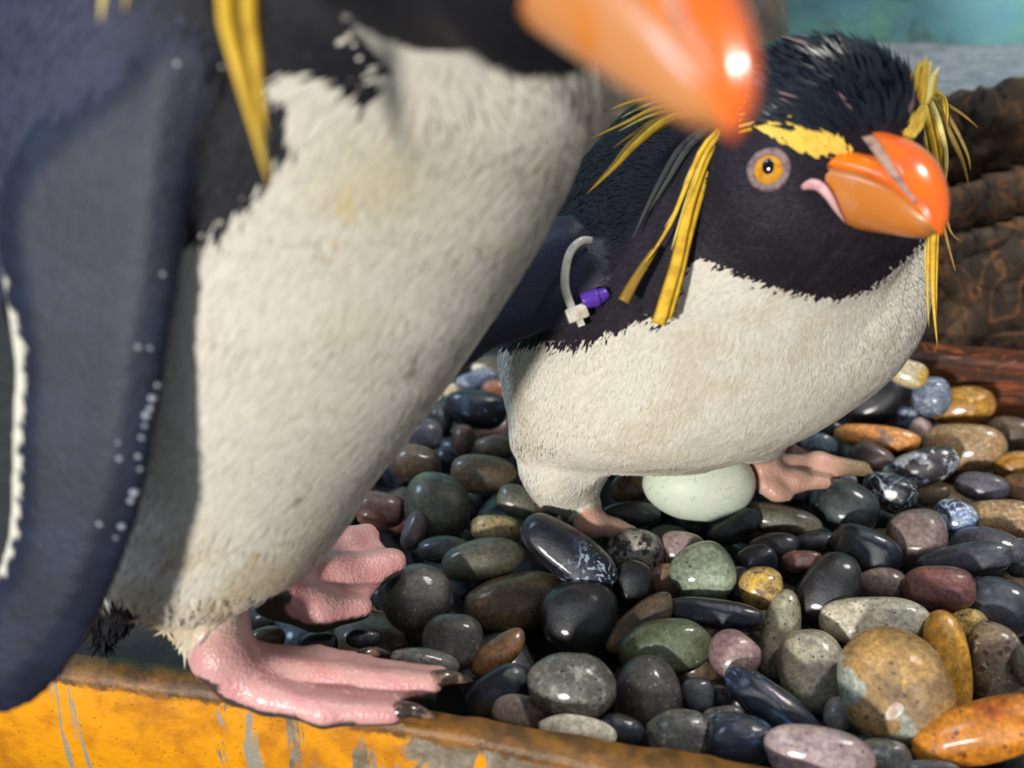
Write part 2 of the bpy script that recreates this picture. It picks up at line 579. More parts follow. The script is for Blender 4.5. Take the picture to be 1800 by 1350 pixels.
pm('orange', S(214, 134, 36), (('noise', 45, 0.5, 0.68, S(170, 84, 36)), ('speck', 160, 0.1, 0.2, S(120, 74, 40)), ('noise', 30, 0.64, 0.7, S(66, 54, 40))), 0.18, 0.6)
pm('orangetan', S(196, 136, 84), (('bandx', 40, 0.0, 0.014, S(222, 150, 80)), ('noise', 50, 0.56, 0.7, S(130, 104, 92))))
pm('orangeplain', S(206, 128, 92), (('noise', 60, 0.5, 0.7, S(226, 150, 110)),))
pm('golden', S(186, 146, 86), (('noise', 32, 0.42, 0.62, S(150, 122, 84)), ('speck', 150, 0.1, 0.2, S(110, 82, 50)), ('noise', 30, 0.555, 0.60, S(172, 178, 164)), ('noise', 60, 0.62, 0.7, S(206, 162, 84))), 0.24, 0.5, (150, 0.35, 0.004))
pm('goldspeck', S(196, 164, 96), (('fine', 200, 0.52, 0.6, S(136, 106, 74)), ('speck', 220, 0.12, 0.24, S(88, 66, 46)), ('noise', 70, 0.55, 0.62, S(222, 180, 70))))
pm('yellowspeck', S(150, 130, 84), (('speck', 260, 0.16, 0.26, S(40, 34, 26)), ('noise', 60, 0.5, 0.7, S(124, 108, 72))))
pm('yellowwhite', S(214, 200, 160), (('noise', 40, 0.48, 0.6, S(222, 180, 70)),))
pm('cream', S(222, 214, 190), (('noise', 60, 0.5, 0.7, S(206, 194, 166)),))
pm('greenspeck', S(138, 150, 128), (('speck', 200, 0.09, 0.18, S(70, 66, 50)), ('noise', 60, 0.45, 0.65, S(154, 166, 142)), ('speck', 130, 0.05, 0.1, S(206, 206, 170))))
pm('olive', S(84, 90, 66), (('noise', 60, 0.45, 0.65, S(100, 108, 80)), ('speck', 150, 0.06, 0.12, S(160, 166, 128))))
pm('darkolive', S(84, 82, 66), (('noise', 60, 0.45, 0.65, S(100, 96, 78)), ('fine', 130, 0.6, 0.7, S(112, 110, 96))))
pm('saltpepper', S(176, 168, 158), (('fine', 150, 0.50, 0.55, S(52, 50, 52)), ('speck', 210, 0.18, 0.26, S(40, 38, 40))))
pm('palegranite', S(168, 164, 138), (('fine', 210, 0.55, 0.62, S(104, 98, 82)), ('speck', 260, 0.1, 0.2, S(80, 74, 62))))
pm('greygranite', S(160, 154, 138), (('speck', 220, 0.1, 0.2, S(90, 84, 74)), ('noise', 60, 0.46, 0.64, S(186, 178, 152)), ('fine', 200, 0.6, 0.68, S(110, 104, 94))))
pm('whitespeck', S(212, 204, 180), (('speck', 170, 0.12, 0.22, S(160, 120, 74)), ('noise', 60, 0.5, 0.62, S(178, 180, 166)), ('speck', 260, 0.08, 0.16, S(84, 80, 74))))
pm('brownspeck', S(132, 110, 88), (('speck', 190, 0.2, 0.32, S(78, 52, 34)), ('fine', 190, 0.55, 0.62, S(206, 192, 168))))
pm('lichen', S(150, 150, 138), (('noise', 60, 0.5, 0.62, S(150, 196, 180)), ('speck', 220, 0.1, 0.2, S(90, 84, 74))))
# (px, py, a, b, angle, material, label)   angle: of the long axis, clockwise in the photograph
PEB = [
    # far side, between the two birds
    (842, 647, 13, 8, 0, 'cream', 'tiny cream chip lying behind the blue grey stone between the penguins'),
    (792, 686, 16, 13, 0, 'yellowwhite', 'small greenish yellow pebble against the standing penguin belly'),
    (839, 669, 38, 18, -8, 'bluegrey', 'pale blue grey flat pebble between the two penguins'),
    (872, 688, 26, 19, 0, 'orangeplain', 'small salmon orange pebble against the brooding penguin flank'),
    (775, 736, 24, 27, 0, 'darkgrey', 'dark shaded pebble beside the blue black dusty stone'),
    (838, 719, 56, 35, 12, 'blackdust_gleam', 'large black pebble with painted blue gleam and whitish dust between the two penguins'),
    (747, 764, 31, 29, 0, 'dusty', 'dusty purple grey round pebble by the white belly'),
    (814, 774, 21, 28, 10, 'darkmaroon', 'small upright reddish brown pebble in the shade between the penguins'),
    (872, 785, 38, 21, 5, 'brown', 'dark brown flat pebble touching the brooding penguin flank'),
    (733, 816, 46, 34, 15, 'brown', 'dull tan pebble beside the white belly in shade'),
    (786, 808, 25, 24, 0, 'black', 'small black pebble among the shaded brown stones'),
    (853, 834, 62, 35, 5, 'brown', 'large smooth brown pebble in shade between the penguins'),
    (917, 884, 46, 29, 20, 'darkolive', 'rough dark brown pebble behind the brooding penguin leg'),
    (670, 897, 44, 33, 8, 'darkmaroon', 'dark maroon rounded pebble beside the shaded pink foot'),
    (768, 892, 58, 63, 0, 'darkolive', 'large dark olive pebble with grey crust in the shade'),
    (728, 933, 36, 21, -72, 'darkmauve', 'small upright mauve brown pebble leaning on the dark olive stone'),
    (872, 931, 46, 27, 8, 'yellowspeck', 'olive yellow pebble with black specks'),
    (1015, 937, 46, 38, 20, 'granite', 'grey tan granite pebble at the base of the brooding penguin leg'),
    (780, 966, 46, 25, 0, 'darkgrey', 'dull grey flat pebble behind the round stone at the pink toe'),
    (850, 983, 74, 37, -9, 'darkolive', 'long grey green pebble under the olive yellow speckled one'),
    # under and beside the egg
    (1290, 928, 50, 26, -28, 'black', 'black slanting pebble in front of the egg'),
    (1373, 914, 70, 28, 10, 'darkolive', 'long dark olive grey pebble beside the egg'),
    (1105, 860, 34, 28, 0, 'brown', 'dark brown pebble in the hollow behind the egg'),
    (1110, 905, 52, 24, 0, 'black', 'dark flat pebble in the hollow in front of the brooding penguin leg'),
    (1360, 960, 44, 24, 0, 'black', 'dull black pebble in the shade below the long olive grey one'),
    (1434, 954, 42, 20, -5, 'black', 'thin black pebble below the blackish green stone'),
    (1410, 986, 36, 19, -5, 'darkmaroon', 'thin dark reddish pebble behind the big upright black one'),
    (1199, 966, 41, 32, 5, 'pinkgrey', 'rounded pinkish grey pebble behind the grey green speckled stone'),
    (1330, 985, 36, 29, -10, 'blackblue', 'navy black pebble above the golden speckled one'),
    (1300, 1035, 26, 40, 0, 'blackblue', 'navy black pebble wedged beside the grey green speckled stone'),
    (1117, 967, 51, 38, 10, 'saltpepper', 'white pebble with dense black specks'),
    (1172, 1020, 28, 30, 0, 'tanpink', 'pinkish tan pebble half hidden by the grey green speckled stone'),
    # far right, along the board
    (1595, 656, 34, 25, 20, 'yellowwhite', 'cream and yellow pebble touching the low brown board'),
    (1637, 698, 32, 36, 0, 'bluegrey', 'blue grey flat pebble standing beside the low brown board'),
    (1610, 712, 12, 18, -20, 'tanpink', 'tiny beige pebble beside the glossy black one'),
    (1545, 706, 63, 37, -28, 'black', 'large glossy black pebble under the brooding penguin chest'),
    (1595, 737, 20, 24, 0, 'crystal', 'small navy and white crystalline pebble beneath the glossy black one'),
    (1690, 714, 55, 35, -8, 'amber', 'translucent amber pebble below the low brown board'),
    (1778, 762, 42, 30, 10, 'brown', 'rough brown pebble beside the large tan one'),
    (1460, 754, 22, 15, 0, 'black', 'small black pebble under the edge of the brooding penguin chest'),
    (1433, 778, 38, 19, 12, 'bluewhite', 'mottled blue and white pebble under the brooding penguin chest'),
    (1617, 763, 20, 30, 5, 'pinkgrey', 'small white and purple speckled pebble beside the large tan one'),
    (1695, 787, 68, 43, 6, 'tan', 'large smooth tan pebble below the translucent amber one'),
    (1541, 769, 72, 23, 7, 'orangetan', 'long orange and brown pebble below the glossy black one'),
    (1785, 818, 34, 25, -5, 'amber', 'olive amber pebble below the rough brown one'),
    (1536, 808, 42, 26, 25, 'darkmauve', 'dark mauve pebble beside the pink toes of the brooding penguin'),
    (1617, 824, 66, 33, -20, 'whitevein', 'dark pebble streaked with white veins'),
    (1640, 871, 29, 16, -20, 'brown', 'small slanting brown pebble under the white streaked one'),
    (1790, 864, 30, 32, 0, 'redbrown', 'reddish brown rounded pebble beside the purple grey one'),
    (1725, 856, 44, 26, 5, 'dusty', 'purple grey pebble with a pale blue shine'),
    (1491, 846, 15, 11, 0, 'bluegrey', 'tiny blue grey pebble at the toe tip of the brooding penguin'),
    (1398, 869, 33, 21, 5, 'black', 'small jet black pebble beside the foot of the brooding penguin'),
    (1564, 866, 47, 34, 20, 'netvein', 'black pebble netted with white veins'),
    (1483, 891, 59, 48, 25, 'blackgreen', 'large blackish green pebble with a blue gleam'),
    (1752, 913, 62, 35, 0, 'tan', 'yellowish tan pebble above the dark purple block'),
    (1680, 912, 37, 34, 10, 'crystal', 'bright blue crystalline pebble behind the round taupe one'),
    (1522, 968, 62, 40, 20, 'blackblue', 'black faceted pebble beside the round taupe one'),
    (1555, 950, 11, 9, 0, 'tan', 'tiny tan chip beside the round taupe pebble'),
    (1735, 969, 63, 42, 8, 'dusty', 'dark purple blocky pebble below the yellowish tan one'),
    (1611, 944, 51, 50, 0, 'mauve', 'round taupe pebble with tiny bright flecks'),
    (1692, 986, 80, 30, -8, 'slate', 'long slate grey pebble lying on the dark purple block'),
    (1793, 1000, 20, 16, 0, 'black', 'small black pebble below the dark purple block'),
    (1757, 1067, 56, 51, 20, 'slate', 'dark slate pebble with fine scratches beside the maroon one'),
    (1551, 1026, 43, 29, 5, 'mauve', 'mauve grey oval pebble beside the maroon one'),
    (1650, 1035, 60, 41, 2, 'maroon', 'smooth maroon egg shaped pebble'),
    (1457, 1038, 72, 50, -62, 'black', 'big upright matte black oval pebble'),
    # middle
    (1047, 1042, 38, 25, 20, 'black', 'black pebble under the blue veined black one'),
    (998, 973, 96, 45, 36, 'blackvein', 'long black pebble with a patch of blue white veins'),
    (1113, 1028, 35, 43, 10, 'black', 'upright glossy black pebble below the black and white speckled one'),
    (1235, 1006, 57, 52, -15, 'greenspeck', 'round grey green speckled pebble'),
    (1337, 1034, 39, 38, 0, 'goldspeck', 'golden yellow coarse speckled pebble'),
    (1255, 1079, 87, 27, 7, 'blackblue', 'long flat blue black pebble under the grey green speckled one'),
    (1537, 1094, 94, 45, 2, 'whitespeck', 'wide whitish pebble with rusty speckles behind the big golden stone'),
    (1703, 1110, 35, 40, 0, 'goldspeck', 'orange tan grainy pebble behind the ochre wedge'),
    (1372, 1114, 79, 34, -78, 'palegranite', 'upright bean shaped pale granite pebble'),
    (908, 1058, 93, 51, -8, 'brown', 'large olive brown bean shaped pebble'),
    (1020, 1088, 70, 66, 0, 'black', 'large black rounded pebble between the brown bean and the slanting brown one'),
    (1125, 1096, 74, 30, -38, 'brown', 'slanting long brown pebble above the dark green one'),
    (1170, 1138, 84, 50, -8, 'olive', 'dark olive green smooth pebble'),
    (1291, 1150, 46, 43, 5, 'pinkstone', 'rounded dusty pink speckled pebble'),
    (732, 1048, 63, 61, -30, 'darkgrey', 'round dark grey stone touching the shaded pink foot'),
    (747, 1164, 62, 25, 8, 'granite', 'flat grey green pebble just behind the clawed pink toe'),
    (795, 1128, 54, 49, 5, 'darkgrey', 'round grey brown speckled pebble behind the clawed pink toe'),
    (877, 1148, 58, 27, -40, 'redbrown', 'small slanting glossy brown pebble'),
    (877, 1214, 62, 38, -28, 'blackblue', 'glossy blue black pebble at the claw tips'),
    (1258, 1206, 13, 11, 0, 'redbrown', 'tiny reddish chip below the dusty pink pebble'),
    (1267, 1226, 20, 24, 0, 'slate', 'small grey pebble beside the blue marbled one'),
    (1226, 1223, 30, 31, 0, 'slate', 'small dark slate pebble beside the big charcoal oval'),
    (1270, 1264, 40, 22, -10, 'granite', 'flat grey pebble under the blue marbled one'),
    (1751, 1164, 47, 70, 5, 'brownspeck', 'upright brown pebble with white and rust speckles'),
    (1797, 1172, 16, 36, 0, 'darkolive', 'dark olive pebble beside the rust and white speckled one'),
    (1667, 1166, 92, 37, 80, 'ochre', 'upright ochre yellow wedge shaped pebble'),
    (1428, 1179, 60, 71, 0, 'greygranite', 'round pale grey granite pebble beside the big golden stone'),
    (1472, 1256, 24, 32, 10, 'lichen', 'small grey pebble with mint green lichen'),
    # near row
    (1090, 1281, 44, 26, 15, 'blackblue', 'dark blue grey pebble behind the ivory one'),
    (918, 1251, 54, 29, 8, 'mauve', 'grey brown speckled pebble against the yellow kerb'),
    (1005, 1206, 79, 57, 5, 'granite', 'large oval grey granite pebble near the kerb'),
    (1140, 1219, 58, 66, -15, 'darkgrey', 'big charcoal oval pebble near the kerb'),
    (1015, 1285, 70, 27, 8, 'cream', 'ivory white pebble against the yellow kerb'),
    (1195, 1294, 62, 46, 5, 'granite', 'dull grey rounded pebble against the yellow kerb'),
    (1356, 1242, 96, 38, 38, 'marble', 'long slanting dark blue marbled pebble'),
    (1305, 1299, 60, 44, 5, 'marble', 'rounded dark navy marbled pebble against the yellow kerb'),
    (1600, 1330, 24, 32, 0, 'dusty', 'small grey pebble below the big golden stone'),
    (1555, 1334, 46, 34, 10, 'granite', 'grey granite pebble between the pinkish and the orange stones'),
    (1571, 1204, 101, 94, 70, 'golden', 'big golden brown stone, largest of the pebbles'),
    (1440, 1326, 94, 48, 5, 'pinkgrey', 'large pinkish grey speckled pebble beside the navy marbled one'),
    (1725, 1287, 122, 52, -14, 'orange', 'large glossy orange stone with dark spots'),
    (1640, 1352, 44, 16, 0, 'granite', 'grey pebble under the large orange stone'),
    # gaps by the feet
    (469, 1122, 32, 22, 0, 'brown', 'dark brown pebble behind the raised pink foot'),
    (560, 1132, 34, 22, 0, 'black', 'black pebble behind the raised pink foot'),
    (640, 1122, 32, 18, 0, 'black', 'black pebble between the two pink feet'),
]

ICO = None


def ico_verts():
    import bmesh
    bm = bmesh.new()
    bmesh.ops.create_icosphere(bm, subdivisions=4, radius=1.0)
    V = np.array([v.co[:] for v in bm.verts])
    Fc = [[v.index for v in f.verts] for f in bm.faces]
    bm.free()
    return V, Fc


IV, IF = ico_verts()
EGG = dict(px=1228, py=849, d=0.512, rx=99, ry=68)


class Peb:
    pass


items = []
for (px, py, a, b_, ang, mt, lab) in PEB:
    p = Peb()
    p.px, p.py, p.a, p.b, p.ang, p.mt, p.lab = px, py, a, b_, math.radians(ang), mt, lab
    big = max(a, b_)
    p.z = -0.012 if big < 30 else (-0.006 if big < 60 else -0.003)
    p.d0 = depth_z(px, py, p.z)
    p.d = p.d0
    p.fix = False
    items.append(p)
# things the pebbles keep clear of
eg = Peb()
eg.px, eg.py, eg.a, eg.b, eg.ang, eg.d, eg.d0, eg.fix, eg.c = EGG['px'], EGG['py'], 99, 68, 0, EGG['d'], EGG['d'], True, 68


def frame(p):
    ray = at_c(p.px, p.py, 1.0)
    ray /= np.linalg.norm(ray)
    e1 = np.array([math.cos(p.ang), -math.sin(p.ang), 0])
    e1 = e1 - ray * (e1 @ ray)
    e1 /= np.linalg.norm(e1)
    e2 = np.cross(ray, e1)
    return np.stack([e1, e2, ray])


for p in items:
    p.c = min(p.a, p.b) * 0.82
allp = items + [eg]
for p in allp:
    p.M = frame(p)


def rad(p, n):
    s = p.d / F
    q = p.M @ n
    return s / math.sqrt((q[0] / p.a) ** 2 + (q[1] / p.b) ** 2 + (q[2] / p.c) ** 2)


for it in range(60):
    moved = 0
    C = np.array([at_c(p.px, p.py, p.d) for p in allp])
    for i in range(len(allp)):
        pi = allp[i]
        for j in range(i + 1, len(allp)):
            pj = allp[j]
            v = C[j] - C[i]
            dist = np.linalg.norm(v)
            if dist > (max(pi.a, pi.b) + max(pj.a, pj.b)) * 0.6 / F:
                continue
            n = v / dist
            ov = rad(pi, n) + rad(pj, n) - dist
            if ov > 0.0004:
                st = min(0.004, ov * 0.5)
                if not pi.fix:
                    pi.d = min(pi.d + st, pi.d0 + 0.032)
                if not pj.fix:
                    pj.d = max(pj.d - st * (0.7 if not pi.fix else 0), pj.d0 - 0.016)
                if pj.fix and not pi.fix:
                    pi.d = min(pi.d + (-st if pi.py > pj.py else st), pi.d0 + 0.03)
                moved += 1
    if not moved:
        break


for p in items:
    if p.lab.startswith('cream and yellow'):
        p.d = 0.578
    if p.lab.startswith('blue grey flat pebble standing'):
        p.d = 0.597
    if p.lab.startswith('translucent amber'):
        p.d -= 0.016
    if p.lab.startswith(('long black pebble with', 'large glossy black')):
        p.d -= 0.009


def pebble_mesh(a, b_, c, M, seed, lump=0.06):
    r = np.random.default_rng(seed)
    V = IV.copy()
    e = r.uniform(0.68, 0.88)
    V = np.sign(V) * np.abs(V) ** e
    V /= np.linalg.norm(V, axis=1, keepdims=True) ** 0.3
    disp = np.zeros(len(V))
    for kk in range(6):
        w = r.normal(size=3) * (1.3 if kk < 3 else 2.6)
        disp += np.sin(V @ w + r.uniform(0, 6.28)) * (lump if kk < 3 else lump * 0.4) * r.uniform(0.3, 1)
    V = V * (1 + disp[:, None] * 0.7)
    # one end fuller than the other, and a few worn flats
    V[:, 1:] *= (1 + r.uniform(-0.11, 0.11) * V[:, 0:1])
    for kk in range(2):
        n = r.normal(size=3)
        n /= np.linalg.norm(n)
        dn = V @ n
        V -= n * (np.maximum(0, dn - r.uniform(0.8, 0.95))[:, None] * 0.5)
    V -= (V.max(0) + V.min(0)) / 2
    V /= np.abs(V).max(0)
    return V * np.array([a, b_, c])


for i, p in enumerate(items):
    s = p.d / F
    L = pebble_mesh(p.a * s, p.b * s, p.c * s, p.M, 100 + i)
    cpos = at_c(p.px, p.py, p.d)
    # local axes are kept as the object's own rotation so the grain follows the stone
    Mw = np.stack([c2w(cpos + p.M[k]) - c2w(cpos) for k in range(3)], 1)
    me = make_mesh('pebble', L, IF)
    o = link('pebble', me, PM[p.mt])
    o.matrix_world = Matrix([[Mw[0, 0], Mw[0, 1], Mw[0, 2], 0], [Mw[1, 0], Mw[1, 1], Mw[1, 2], 0], [Mw[2, 0], Mw[2, 1], Mw[2, 2], 0], [0, 0, 0, 1]])
    o.location = c2w(cpos)
    tag(o, p.lab, 'pebble', 'wet nest pebbles')

# lower layer that shows in the gaps
fill_me = []
for i in range(6):
    r = np.random.default_rng(900 + i)
    fill_me.append([make_mesh('pebble', pebble_mesh(0.021, 0.017, 0.013, None, 900 + i), IF) for _ in (0,)][0])
fmats = ['blackgreen', 'brown', 'darkgrey', 'black', 'slate', 'darkmaroon']
for i, me in enumerate(fill_me):
    me.materials.append(PM[fmats[i]])
placed = []
for tries in range(6000):
    px, py = rng.uniform(420, 1830), rng.uniform(640, 1350)
    if py > 1120 + (px - 400) * 0.165 + 60 * 0:
        continue
    w = at_wz(px, py, -0.036)
    if w[0] > 0.17 and w[1] > 0.545:
        continue
    if any((w[0] - q[0]) ** 2 + (w[1] - q[1]) ** 2 < 0.033 ** 2 for q in placed):
        continue
    placed.append(w)
    if len(placed) >= 150:
        break
for i, w in enumerate(placed):
    o = link('pebble', fill_me[i % 6])
    o.location = w
    o.rotation_euler = (rng.uniform(-0.3, 0.3), rng.uniform(-0.3, 0.3), rng.uniform(0, 6.28))
    kx, ky = w[0], w[1]
    where = ('under the standing penguin' if kx < -0.05 and ky < 0.43 else 'between the two penguins' if kx < 0.03 and ky > 0.42 else 'under the brooding penguin' if ky > 0.44 and kx < 0.16
             else 'near the low brown board' if ky > 0.44 else 'near the big golden stone' if kx > 0.1 else 'near the yellow kerb' if ky < 0.36 else 'in front of the egg')
    fname = ('blackish green', 'brown', 'dark grey speckled', 'black', 'slate grey', 'maroon brown')[i % 6]
    tag(o, fname + ' lower pebble in a gap ' + where, 'pebble', 'lower layer of nest pebbles')

# ------------------------------------------------------------------ signed distance modelling (all in the camera-aligned rigid frame, metres)
class Grid:
    def __init__(s, lo, hi, h):
        s.lo, s.h = np.array(lo, np.float32), h
        n = np.ceil((np.array(hi) - np.array(lo)) / h).astype(int) + 1
        s.ax = [np.arange(k, dtype=np.float32) * h + l for k, l in zip(n, lo)]
        s.shape = tuple(n)
        s.X = s.ax[0][:, None, None]
        s.Y = s.ax[1][None, :, None]
        s.Z = s.ax[2][None, None, :]

    def window(s, lo, hi):
        sl = []
        for k in range(3):
            i0 = max(0, int(np.floor((lo[k] - s.lo[k]) / s.h)))
            i1 = min(s.shape[k], int(np.ceil((hi[k] - s.lo[k]) / s.h)) + 1)
            sl.append(slice(i0, max(i1, i0 + 1)))
        return tuple(sl)


BIG = 0.2


def ell(px, py, d, rx, ry, rd, ang=0.0, tilt=0.0):
    return ('ell', at_c(px, py, d), np.array([rx * d / F, ry * d / F, rd]), math.radians(ang), math.radians(tilt))


def cone(p1, r1, p2, r2):
    return ('cone', np.array(p1), r1, np.array(p2), r2)


def tri(a, b, c, r):
    return ('tri', np.array(a), np.array(b), np.array(c), r)


def rows(tab):
    T = np.array(tab, float)
    # catmull-rom densify
    out = []
    for i in range(len(T) - 1):
        p0, p1, p2, p3 = T[max(i - 1, 0)], T[i], T[i + 1], T[min(i + 2, len(T) - 1)]
        for t in np.linspace(0, 1, 8, endpoint=False):
            out.append(0.5 * ((2 * p1) + (-p0 + p2) * t + (2 * p0 - 5 * p1 + 4 * p2 - p3) * t * t + (-p0 + 3 * p1 - 3 * p2 + p3) * t ** 3))
    out.append(T[-1])
    T = np.array(out)
    y = -(T[:, 0] - 675) / F * T[:, 3]
    xl = (T[:, 1] - 900) / F * T[:, 3]
    xr = (T[:, 2] - 900) / F * T[:, 3]
    o = np.argsort(y)
    return ('rows', y[o], ((xl + xr) / 2)[o], (np.maximum(xr - xl, 0.002) / 2 * 0.985)[o], T[o, 3], T[o, 4])


def slab(poly, dfun, half, rr):
    P = np.array(poly, float)
    d = np.array([dfun(x, y) for x, y in P])
    X = (P[:, 0] - 900) / F * d
    Y = -(P[:, 1] - 675) / F * d
    return ('slab', np.stack([X, Y], -1), np.linalg.lstsq(np.c_[X, Y, np.ones(len(X))], d, rcond=None)[0], half, rr)


def prim_sdf(pr, X, Y, Z):
    k = pr[0]
    if k == 'ell':
        _, c, r, a, tl = pr
        x, y, z = X - c[0], Y - c[1], Z - c[2]
        ca, sa = math.cos(a), math.sin(a)          # clockwise on screen
        x, y = ca * x - sa * y, sa * x + ca * y
        if tl:
            ct, st_ = math.cos(tl), math.sin(tl)
            x, z = ct * x + st_ * z, -st_ * x + ct * z
        k0 = np.sqrt((x / r[0]) ** 2 + (y / r[1]) ** 2 + (z / r[2]) ** 2)
        k1 = np.sqrt((x / r[0] ** 2) ** 2 + (y / r[1] ** 2) ** 2 + (z / r[2] ** 2) ** 2) + 1e-9
        return k0 * (k0 - 1) / k1
    if k == 'cone':
        _, a, r1, b, r2 = pr
        ab = b - a
        L2 = float(ab @ ab) + 1e-12
        t = np.clip(((X - a[0]) * ab[0] + (Y - a[1]) * ab[1] + (Z - a[2]) * ab[2]) / L2, 0, 1)
        return np.sqrt((X - a[0] - t * ab[0]) ** 2 + (Y - a[1] - t * ab[1]) ** 2 + (Z - a[2] - t * ab[2]) ** 2) - (r1 + (r2 - r1) * t)
    if k == 'tri':
        _, a, b, c, r = pr
        P = np.stack(np.broadcast_arrays(X, Y, Z), -1).astype(float)
        def edge(p, q):
            e = q - p
            t = np.clip(((P - p) @ e) / (e @ e), 0, 1)
            return ((P - p - t[..., None] * e) ** 2).sum(-1)
        n = np.cross(b - a, c - a)
        n = n / np.linalg.norm(n)
        ins = np.ones(P.shape[:-1], bool)
        for p, q in ((a, b), (b, c), (c, a)):
            ins &= ((P - p) @ np.cross(n, q - p)) >= 0
        dd = np.minimum(np.minimum(edge(a, b), edge(b, c)), edge(c, a))
        dd = np.where(ins, ((P - a) @ n) ** 2, dd)
        return np.sqrt(dd) - r
    if k == 'rows':
        _, y, xc, hw, dc, hd = pr
        Yc = np.clip(Y, y[0], y[-1])
        def ip(a):
            return np.interp(np.asarray(Yc).ravel(), y, a).reshape(np.shape(Yc)).astype(np.float32)
        a, b, c_, e = ip(xc), ip(hw), ip(dc), ip(hd)
        q = np.sqrt(((X - a) / b) ** 2 + ((Z - c_) / e) ** 2)
        g = np.sqrt(((X - a) / b ** 2) ** 2 + ((Z - c_) / e ** 2) ** 2) + 1e-9
        d = q * (q - 1) / g
        dy = np.maximum(np.maximum(y[0] - Y, Y - y[-1]), 0)
        return np.where(dy > 0, np.sqrt(np.maximum(d, 0) ** 2 + dy ** 2), d)
    if k == 'slab':
        _, P, co, half, rr = pr
        Xf, Yf = np.broadcast_arrays(X[..., 0], Y[..., 0])
        d2 = np.full(Xf.shape, 1e9)
        inside = np.zeros(Xf.shape, bool)
        n = len(P)
        for i in range(n):
            a, b = P[i], P[(i + 1) % n]
            e = b - a
            t = np.clip(((Xf - a[0]) * e[0] + (Yf - a[1]) * e[1]) / (e @ e), 0, 1)
            d2 = np.minimum(d2, (Xf - a[0] - t * e[0]) ** 2 + (Yf - a[1] - t * e[1]) ** 2)
            cond = (a[1] > Yf) != (b[1] > Yf)
            xi = a[0] + (Yf - a[1]) / (b[1] - a[1] + 1e-12) * e[0]
            inside ^= cond & (Xf < xi)
        sd = np.sqrt(d2) * np.where(inside, -1, 1)
        zc = co[0] * Xf + co[1] * Yf + co[2]
        th = half * (0.35 + 0.65 * sm(0, 0.012, -sd))
        w1 = (sd + rr)[..., None]
        w2 = np.abs(Z - zc[..., None]) - (th[..., None] - rr)
        return np.minimum(np.maximum(w1, w2), 0) + np.sqrt(np.maximum(w1, 0) ** 2 + np.maximum(w2, 0) ** 2) - rr


def prim_box(pr, m):
    k = pr[0]
    if k == 'ell':
        r = max(pr[2]) + m
        return pr[1] - r, pr[1] + r
    if k == 'cone':
        r = max(pr[2], pr[4]) + m
        return np.minimum(pr[1], pr[3]) - r, np.maximum(pr[1], pr[3]) + r
    if k == 'tri':
        A = np.stack(pr[1:4])
        return A.min(0) - pr[4] - m, A.max(0) + pr[4] + m
    if k == 'slab':
        P = pr[1]
        z = P @ pr[2][:2] + pr[2][2]
        return np.r_[P.min(0), z.min()] - pr[3] - m, np.r_[P.max(0), z.max()] + pr[3] + m
    return np.array([-9, -9, -9.]), np.array([9, 9, 9.])


def smin(a, b, k):
    h = np.clip(0.5 + 0.5 * (b - a) / k, 0, 1)
    return b + (a - b) * h - k * h * (1 - h)


def eval_group(g, prims, k):
    D = np.full(g.shape, BIG, np.float32)
    for pr in prims:
        kk = k
        if isinstance(pr, list):
            pr, kk = pr[0], pr[1]
        lo, hi = prim_box(pr, 0.025)
        w = g.window(lo, hi)
        d = prim_sdf(pr, g.X[w[0]], g.Y[:, w[1]], g.Z[:, :, w[2]]).astype(np.float32)
        D[w] = smin(D[w], d, kk)
    return D


def surface_nets(D, g):
    s = D < 0
    nx, ny, nz = D.shape
    cnt = np.zeros((nx - 1, ny - 1, nz - 1), np.int8)
    for i in (0, 1):
        for j in (0, 1):
            for k in (0, 1):
                cnt += s[i:nx - 1 + i, j:ny - 1 + j, k:nz - 1 + k]
    mask = (cnt > 0) & (cnt < 8)
    I = np.argwhere(mask)
    idx = -np.ones(mask.shape, np.int64)
    idx[mask] = np.arange(len(I))
    acc = np.zeros((len(I), 3))
    n = np.zeros(len(I))
    cor = [(i, j, k) for i in (0, 1) for j in (0, 1) for k in (0, 1)]
    vals = {c: D[I[:, 0] + c[0], I[:, 1] + c[1], I[:, 2] + c[2]].astype(float) for c in cor}
    for a in cor:
        for ax in range(3):
            if a[ax] == 0:
                b = list(a)
                b[ax] = 1
                b = tuple(b)
                va, vb = vals[a], vals[b]
                cr = (va < 0) != (vb < 0)
                t = np.where(cr, va / (va - vb + 1e-20), 0)
                pt = np.tile(np.array(a, float), (len(I), 1))
                pt[:, ax] = t
                acc += np.where(cr[:, None], pt, 0)
                n += cr
    V = (I + acc / n[:, None]) * g.h + g.lo
    quads = []
    for ax in range(3):
        sl0 = [slice(None)] * 3
        sl1 = [slice(None)] * 3
        sl0[ax], sl1[ax] = slice(0, -1), slice(1, None)
        cr = s[tuple(sl0)] != s[tuple(sl1)]
        E = np.argwhere(cr)
        o1, o2 = (ax + 1) % 3, (ax + 2) % 3
        ok = (E[:, o1] > 0) & (E[:, o2] > 0) & (E[:, o1] < D.shape[o1] - 1) & (E[:, o2] < D.shape[o2] - 1)
        E = E[ok]
        flip = s[E[:, 0], E[:, 1], E[:, 2]]
        q = []
        for (u, v) in ((1, 1), (0, 1), (0, 0), (1, 0)):
            e = E.copy()
            e[:, o1] -= u
            e[:, o2] -= v
            q.append(idx[e[:, 0], e[:, 1], e[:, 2]])
        q = np.stack(q, -1)
        q[~flip] = q[~flip][:, ::-1]
        quads.append(q)
    return V, np.concatenate(quads)


